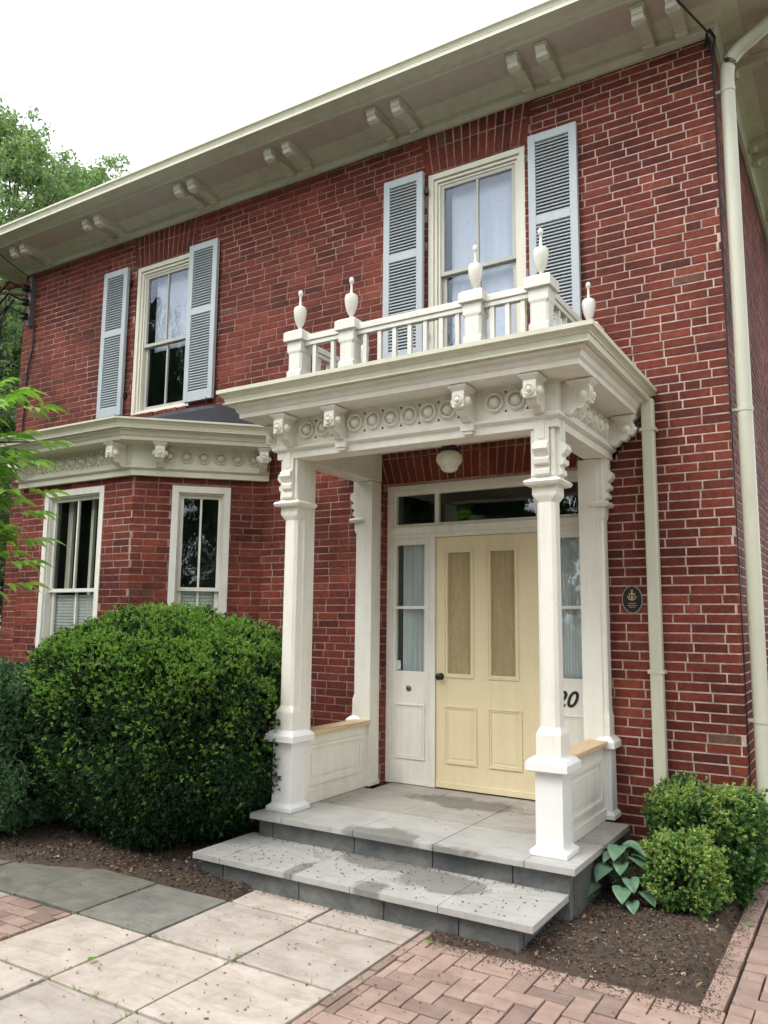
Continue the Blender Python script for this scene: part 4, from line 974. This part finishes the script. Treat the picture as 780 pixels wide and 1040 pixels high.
# ------------------------------------------------------------------ foliage
def leaves(base, axis, length, width, r, droop=.15, fold=.25):
    """arrays: base (n,3), axis (n,3) unit, length (n), width (n) -> verts quads"""
    n = len(base); t = r.normal(size=(n, 3)); side = np.cross(axis, t); side /= np.linalg.norm(side, axis=1)[:, None]+1e-9
    nrm = np.cross(side, axis); L_ = length[:, None]; W_ = width[:, None]
    mid = base+axis*L_*.5+nrm*L_*fold*.3; tip = base+axis*L_-np.array([0, 0, 1.])*L_*droop
    V = np.stack([base, mid+side*W_*.5, tip, mid-side*W_*.5], 1).reshape(-1, 3); F = np.arange(4*n).reshape(-1, 4); return V, F
def unit(v): return v/(np.linalg.norm(v, axis=1)[:, None]+1e-9)
def shrub(name, label, cat, c, rad, h, nros, per, llen, lwid, mats, fnew, seed, box=.5, skirt=.08, inner=4000, group=None, lump=.06, shear=0):
    r = np.random.default_rng(seed); root = empty(name, (c[0], c[1], 0), label, cat, group)
    def surf(n, shrink=1.0):
        d = unit(r.normal(size=(n, 3))); 
        p = np.sign(d)*np.abs(d)**box; p /= (np.abs(p)**(2/box)).sum(1)[:, None]**(box/2)   # superellipsoid
        rr_ = np.array([noise.noise((x*2.3+seed, y*2.3, z*2.3)) for x, y, z in d])*lump*2 + np.array([noise.noise((x*7+seed, y*7, z*7)) for x, y, z in d])*lump
        p = p*(1+rr_[:, None])*shrink
        P = np.stack([c[0]+p[:, 0]*rad[0], c[1]+p[:, 1]*rad[1], skirt+(h-skirt)*(p[:, 2]*.5+.5)], 1)
        # narrower foot
        f = np.clip((P[:, 2]-skirt)/(h*.45), 0, 1); f = .86+.14*f*(2-f)
        P[:, 0] = c[0]+(P[:, 0]-c[0])*f; P[:, 1] = c[1]+(P[:, 1]-c[1])*f
        P[:, 0] += shear*(P[:, 2]/h-.6)*np.clip(P[:, 2]/h, 0, 1)
        nn = unit(np.stack([p[:, 0]/rad[0], p[:, 1]/rad[1], p[:, 2]/(h/2)], 1)); return P, nn
    P, nn = surf(nros); P = P + nn*r.normal(0, llen*.9, (nros, 1)) + r.normal(0, llen*.2, (nros, 3))
    up = unit(nn*.9+np.array([0, 0, .55])+r.normal(0, .3, (nros, 3)))
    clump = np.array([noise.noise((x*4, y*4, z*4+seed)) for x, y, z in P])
    new_or_lit = r.random(nros) < np.clip(fnew+clump*.8+nn[:, 2]*.42+.55*(P[:, 2]/h-.55), .015, .97)  # pale growth weighted to the top, light from above put into colour
    B = np.repeat(P, per, 0); A = np.repeat(up, per, 0); k = np.tile(np.arange(per), nros)
    spread = r.uniform(.35, 1.15, nros*per)[:, None]; tv = unit(np.cross(A, r.normal(size=A.shape)))
    ax = unit(A+tv*spread); B = B + A*(r.uniform(-.5, .35, (len(B), 1))*llen*1.2)
    V, F = leaves(B, ax, r.uniform(.7, 1.15, len(B))*llen, r.uniform(.8, 1.2, len(B))*lwid, r); mi = np.repeat(new_or_lit, per).astype(int)
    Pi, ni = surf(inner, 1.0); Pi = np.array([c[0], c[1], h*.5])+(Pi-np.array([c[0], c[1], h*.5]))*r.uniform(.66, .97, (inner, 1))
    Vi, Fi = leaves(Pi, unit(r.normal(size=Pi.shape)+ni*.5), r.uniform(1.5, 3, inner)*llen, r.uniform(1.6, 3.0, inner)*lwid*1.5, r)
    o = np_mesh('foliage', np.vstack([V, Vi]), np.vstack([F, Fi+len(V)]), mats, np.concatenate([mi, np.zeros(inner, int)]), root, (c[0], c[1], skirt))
    mb = MB(); q = random.Random(seed)
    for i in range(7):
        a = q.uniform(0, 6.28); b = q.uniform(.3, .7); mb.tube([(c[0]+.04*math.cos(a), c[1]+.04*math.sin(a), -.02), (c[0]+rad[0]*b*.5*math.cos(a), c[1]+rad[1]*b*.5*math.sin(a), h*.4), (c[0]+rad[0]*b*math.cos(a), c[1]+rad[1]*b*math.sin(a), h*.75)], [.022, .014, .006], 6)
    mb.build('stems', M['bark'], root); return root
shrub('yew_bush', 'large rounded clipped green bush between the bay window and the porch', 'bush', (-4.09, -1.28), (1.15, .70), 1.66, 36000, 9, .026, .008, [M['yew_old'], M['yew_new_lit']], .26, 5, box=.74, skirt=.0, shear=.13, lump=.06, inner=42000)
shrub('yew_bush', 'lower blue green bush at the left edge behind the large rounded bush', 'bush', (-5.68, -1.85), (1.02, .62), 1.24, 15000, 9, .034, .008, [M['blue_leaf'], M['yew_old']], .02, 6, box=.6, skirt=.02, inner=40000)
shrub('boxwood', 'dark green box bush against the wall below the square downspout', 'bush', (-.20, -.33), (.325, .26), .62, 4200, 8, .024, .012, [M['box_old'], M['box_new']], .16, 7, box=.62, skirt=.05, inner=2600, lump=.12)
shrub('boxwood', 'small pale yellow green box bush in front of the darker one', 'bush', (-.255, -.78), (.182, .175), .415, 2300, 8, .021, .011, [M['box_old'], M['box_new']], .95, 8, box=.65, skirt=.04, inner=1300, lump=.17)

pts = [(rr.uniform(-1.25, .0), rr.uniform(-1.85, -.3), .012) for _ in range(260)] + [(rr.uniform(-4.5, -2.65), rr.uniform(-2.05, -1.5), .012) for _ in range(160)]
chips('dry_leaf_pieces', pts, .014, .034, M['litter'], 9, .5)
# grass tufts in the joints, and a few fallen green leaves
r_t = np.random.default_rng(31); B = []
for _ in range(70):
    if r_t.random() < .5: x = r_t.choice([-1.375, -2.005, -2.59, -3.17]); y = r_t.uniform(-3.4, -1.9)
    else: x = r_t.uniform(-3.6, -1.45); y = r_t.choice([-2.03, -2.64, -3.24])
    if x < -2.62 and y > -2.1: continue
    for k in range(int(r_t.integers(3, 10))): B.append((x+r_t.normal(0, .007), y+r_t.normal(0, .012), -.012))
for _ in range(12):
    x, y = [(-1.98, -1.77), (-1.3, -1.93), (-.78, -1.45), (-2.0, -2.62)][int(r_t.integers(0, 4))]
    for k in range(8): B.append((x+r_t.normal(0, .02), y+r_t.normal(0, .015), 0))
B = np.array(B); V, F = leaves(B, unit(r_t.normal(0, .5, B.shape)+np.array([0, 0, 1.])), r_t.uniform(.015, .04, len(B)), np.full(len(B), .004), r_t)
tag(np_mesh('joint_grass', V, F, M['box_new']), kind='stuff')
for i, (x, y, a, lab) in enumerate([(-2.03, -1.80, .4, 'fallen green leaf on the flagstones at the foot of the lower step'), (-2.55, -3.05, 1.7, 'fallen green leaf on the pale flagstones near the left of the path'), (-3.06, -1.98, 2.6, 'fallen green leaf on the mulch edge left of the lower step'), (.06, -.80, .9, 'fallen green leaf on the paver border beside the small box bush')]):
    mb = MB(); L_ = .055; rows = []
    for k in range(6):
        t_ = k/5; wd = .034*math.sin(math.pi*min(1, t_*.9+.08)); rows += [(x+math.cos(a)*L_*t_-math.sin(a)*wd*.5*q_, y+math.sin(a)*L_*t_+math.cos(a)*wd*.5*q_, .012+.008*abs(q_)+.004*math.sin(t_*5)) for q_ in (-1, 0, 1)]
    mb.add(rows, [(k*3+j, k*3+j+1, k*3+j+4, k*3+j+3) for k in range(5) for j in range(2)]); tag(mb.build('fallen_leaf', M['near_leaf'], smooth=True), lab, 'leaf', 'fallen green leaves')

# hosta
ho = empty('hosta', (-.62, -.77, 0), 'hosta with broad blue green leaves beside the porch landing', 'plant')
q = random.Random(12)
def hosta_leaf(mb, base, ang, reach, tz, L_, W_):
    d = Vector((math.cos(ang), math.sin(ang), 0)); s = Vector((-d.y, d.x, 0)); b = Vector(base)+d*reach+Vector((0, 0, tz)); n = 8; rows = []
    for i in range(n+1):
        t = i/n; wd = W_*max(.02, 1-(abs(t-.42)/.60)**2.2); ctr = b+d*(L_*t)+Vector((0, 0, L_*(.16*t-.60*t*t)))
        for k in (-1, -.5, 0, .5, 1): rows.append(tuple(ctr+s*(wd*.5*k)+Vector((0, 0, .16*wd*abs(k)+.006*math.sin(k*9)))))
    fs = [(i*5+k, i*5+k+1, i*5+k+6, i*5+k+5) for i in range(n) for k in range(4)]; mb.add(rows, fs)
for i in range(34):
    a = i*2.4+q.uniform(-.3, .3); r_ = .03+.009*i; tz = .32-.008*i+q.uniform(-.02, .02); L_ = q.uniform(.09, .135)
    mb = MB(); hosta_leaf(mb, (-.62, -.77, 0), a, r_*.6, tz*1.0, L_, L_*.92); mb.build('leaf', M['hosta'], ho, smooth=True, loc=(-.62, -.77, 0))
mb = MB()
for i in range(19):
    a = i*2.4; r_ = (.04+.013*i)*.6; mb.tube([(-.62, -.77, 0), (-.62+r_*.4*math.cos(a), -.77+r_*.4*math.sin(a), .14), (-.62+r_*math.cos(a), -.77+r_*math.sin(a), (.32-.012*i))], .004, 5)
mb.build('stalks', M['hosta'], ho)
# ---- trees
def tree(name, label, base, height, crown, nclump, nleaf, ls, mat, seed, lowest=.3, group=None, tr=.16, gap=.9, cl=.9):
    r = np.random.default_rng(seed); root = empty(name, base, label, 'tree', group); q = random.Random(seed)
    bx, by, bz = base; mb = MB()
    trunk = [(bx+q.uniform(-.15, .15)*i, by+q.uniform(-.15, .15)*i, bz-.1+height*.92*i/7) for i in range(8)]
    mb.tube(trunk, [tr*(1-i/8.5)+.015 for i in range(8)], 9); C = []
    for i in range(nclump):
        t = lowest+(1-lowest)*((i+.5)/nclump); a = i*2.399+q.uniform(-.4, .4)
        env = math.sin(math.pi*min(1, (t-lowest)/(1-lowest)*.82+.16))**.7
        rr_ = crown*env*q.uniform(.35, 1.0); C.append((bx+rr_*math.cos(a), by+rr_*math.sin(a), bz+height*t*(.985)))
    for c in C:
        k = max(1, min(7, int((c[2]-bz)/height*7*.8))); p0 = Vector(trunk[k]); p1 = Vector(c)
        mid = p0.lerp(p1, .5)+Vector((0, 0, -.12)); mb.tube([tuple(p0), tuple(mid), tuple(p1)], [tr*.28, tr*.16, .012], 5)
        for _ in range(3): d = Vector((q.gauss(0, 1), q.gauss(0, 1), q.gauss(.4, .8)))*cl*.5; mb.tube([tuple(mid.lerp(p1, .6)), tuple(p1+d)], [.018, .006], 4)
    mb.build('trunk', M['bark'], root)
    C = np.array(C); per = nleaf//len(C); cen = np.repeat(C, per, 0); sz = np.repeat(r.uniform(.7, 1.25, len(C)), per)[:, None]*cl
    # sprays: several small tufts in each clump, with gaps
    nt = max(6, per//28); tuft = r.normal(0, .5, (len(C), nt, 3)); ti = r.integers(0, nt, (len(C), per))
    off = tuft[np.arange(len(C))[:, None], ti].reshape(-1, 3)*sz*np.array([1, 1, .85]) + r.normal(0, .10, (len(cen), 3))*sz*gap
    P = cen+off; ax = unit(r.normal(size=P.shape)+unit(off)*.8+np.array([0, 0, -.1]))
    V, F = leaves(P, ax, r.uniform(.7, 1.3, len(P))*ls, r.uniform(.35, .55, len(P))*ls, r)
    np_mesh('crown', V, F, mat, None, root, (bx, by, bz+height*lowest)); return root
tree('leafy_tree', 'tall light green tree at the far left whose dark trunk shows above the gutter', (-14.9, 3.5, 0), 12.5, 3.0, 42, 70000, .12, M['tree'], 41, .22, 'trees behind the house', cl=.8)
tree('leafy_tree', 'light green tree rising above the gutter just right of the tallest one', (-17.6, 8.0, 0), 14.2, 3.3, 44, 74000, .14, M['tree'], 42, .25, 'trees behind the house', cl=.85)
tree('leafy_tree', 'light green tree whose thin top shows over the eave, rightmost of the group', (-16.9, 10.4, 0), 14.4, 3.4, 44, 70000, .14, M['tree'], 43, .25, 'trees behind the house', cl=.8)
tree('leafy_tree', 'darker green tree filling the gap below the left end of the eave', (-17.5, 4.6, 0), 9.5, 3.2, 40, 60000, .14, M['tree_dark'], 44, .08, 'trees behind the house', cl=1.0)
# trees across the street: they show in the window reflections
sp_ = [(-13, -18, 10), (-6, -21, 12), (1, -17, 9.0), (-19, -15, 11), (7, -21, 12), (-9.5, -15, 7.5), (13, -17, 11), (-25, -9, 11), (19, -11, 11), (-17, -8.5, 8.5), (-21, -12, 12), (-29, -16, 14), (-15, -19, 13), (-24, -3.5, 9)]
for i, (x, y, h) in enumerate(sp_):
    tree('street_tree', 'dense dark green tree across the street, mirrored in the windows', (x, y, 0), h, h*.34, 30, 9000, .42, M['tree_dark'], 60+i, .10, 'trees across the street', .22, cl=1.5)
# near leafy branch on the left
nb = empty('young_ash_tree', (-4.25, -3.75, 0), 'bright green leafy branches reaching in from the left edge in front of the bay', 'tree')
q = random.Random(77); mb = MB(); tw = []
trunk = [(-4.25, -3.75, -.05), (-4.22, -3.7, 1.0), (-4.15, -3.62, 2.0), (-4.1, -3.6, 3.0)]; mb.tube(trunk, [.045, .035, .022, .01], 8)
ends = [(-3.34, -3.12, 2.82), (-3.40, -2.98, 2.66), (-3.34, -3.14, 2.50), (-3.42, -3.00, 2.36), (-3.36, -3.08, 2.22), (-3.44, -3.02, 2.08), (-3.38, -3.10, 1.94), (-3.48, -3.06, 1.82), (-3.52, -3.1, 2.95), (-3.55, -3.08, 2.6), (-3.56, -3.12, 2.3), (-3.55, -3.12, 2.0), (-3.6, -3.15, 2.15), (-3.62, -3.15, 2.48)]
for e_ in ends:
    z0 = e_[2]-.55; p0 = Vector(trunk[1]).lerp(Vector(trunk[3]), max(0, min(1, (z0-1)/2))); p1 = Vector(e_); pts_ = []
    for i in range(8):
        t_ = i/7; pts_.append(tuple(p0.lerp(p1, t_)+Vector((0, 0, .16*math.sin(math.pi*t_)))))
    mb.tube(pts_, [.012*(1-i/8)+.003 for i in range(8)], 6); tw.append(pts_)
mb.build('branches', M['bark'], nb)
mb = MB()
def ash_leaf(b, d, L_, W_):
    s = d.cross(Vector((q.gauss(0, .3), q.gauss(0, .3), 1))).normalized(); up = s.cross(d); rows = []
    n = 6
    for i in range(n+1):
        t_ = i/n; wd = W_*(math.sin(math.pi*t_**.8)+.02); c = b+d*(L_*t_)+Vector((0, 0, -L_*.35*t_*t_))
        rows += [tuple(c-s*wd*.5+up*wd*.18), tuple(c), tuple(c+s*wd*.5+up*wd*.18)]
    mb.add(rows, [(i*3+k, i*3+k+1, i*3+k+4, i*3+k+3) for i in range(n) for k in range(2)])
for pts_ in tw:
    for i in range(2, 8):
        p = Vector(pts_[i]); dd = (Vector(pts_[i])-Vector(pts_[i-1])).normalized()
        for rep in range(2 if i < 7 else 1):
            s = Vector((q.gauss(0, 1), q.gauss(0, 1), q.gauss(.1, .6))).normalized(); ax_ = (dd*.8+s).normalized() if i < 7 else dd
            st_ = p; tip = p+ax_*.15
            for k in range(3):
                b = st_.lerp(tip, .3+.3*k)
                for sd in (-1, 1):
                    lat = ax_.cross(Vector((0, 0, 1))).normalized()*sd; ash_leaf(b, (ax_*.7+lat*.8+Vector((0, 0, q.uniform(-.2, .2)))).normalized(), q.uniform(.10, .145), q.uniform(.036, .052))
            ash_leaf(tip, ax_, q.uniform(.12, .16), .05)
mb.build('leaves', M['near_leaf'], nb, smooth=True)

# ------------------------------------------------------------------ light, sky, camera
w_ = bpy.data.worlds.new('World'); scene.world = w_; w_.use_nodes = True; nt = w_.node_tree
bg = nt.nodes['Background']; sky = nt.nodes.new('ShaderNodeTexSky'); sky.sky_type = 'NISHITA'; sky.sun_disc = False
EL, AZ = 55, 205     # sun azimuth measured clockwise from +Y
sky.sun_elevation = R(EL); sky.sun_rotation = R(AZ); sky.dust_density = 1.5; sky.air_density = 1.0
hs = nt.nodes.new('ShaderNodeHueSaturation'); hs.inputs['Saturation'].default_value = .12; hs.inputs['Value'].default_value = 2.2
nt.links.new(sky.outputs[0], hs.inputs['Color']); nt.links.new(hs.outputs[0], bg.inputs['Color']); bg.inputs['Strength'].default_value = .15
sd = bpy.data.lights.new('sun', 'SUN'); sd.energy = .9; sd.angle = R(20); sd.color = (1, .96, .90)
so = bpy.data.objects.new('sun', sd); col.objects.link(so)
dirv = Vector((math.sin(R(AZ))*math.cos(R(EL)), math.cos(R(AZ))*math.cos(R(EL)), math.sin(R(EL)))); so.rotation_euler = (-dirv).to_track_quat('-Z', 'Y').to_euler(); so.location = dirv*30
cd = bpy.data.cameras.new('camera'); cam = bpy.data.objects.new('camera', cd); col.objects.link(cam); scene.camera = cam
yaw, pit, rol = R(31.5352), R(7.8282), R(.5663)
fw = Vector((-math.sin(yaw)*math.cos(pit), math.cos(yaw)*math.cos(pit), math.sin(pit))); rt = Vector((math.cos(yaw), math.sin(yaw), 0)); up = rt.cross(fw)
r2 = rt*math.cos(rol)+up*math.sin(rol); u2 = -rt*math.sin(rol)+up*math.cos(rol)
cam.matrix_world = Matrix(((r2.x, u2.x, -fw.x, .7506), (r2.y, u2.y, -fw.y, -5.7644), (r2.z, u2.z, -fw.z, 1.6404), (0, 0, 0, 1)))
cd.sensor_fit = 'VERTICAL'; cd.sensor_height = 24; cd.lens = 803.53/1040*24; cd.clip_end = 500; cd.clip_start = .05
scene.view_settings.view_transform = 'Standard'; scene.view_settings.look = 'None'; scene.view_settings.gamma = 1; scene.view_settings.exposure = .5
scene.cycles.max_bounces = 8; scene.cycles.transparent_max_bounces = 12
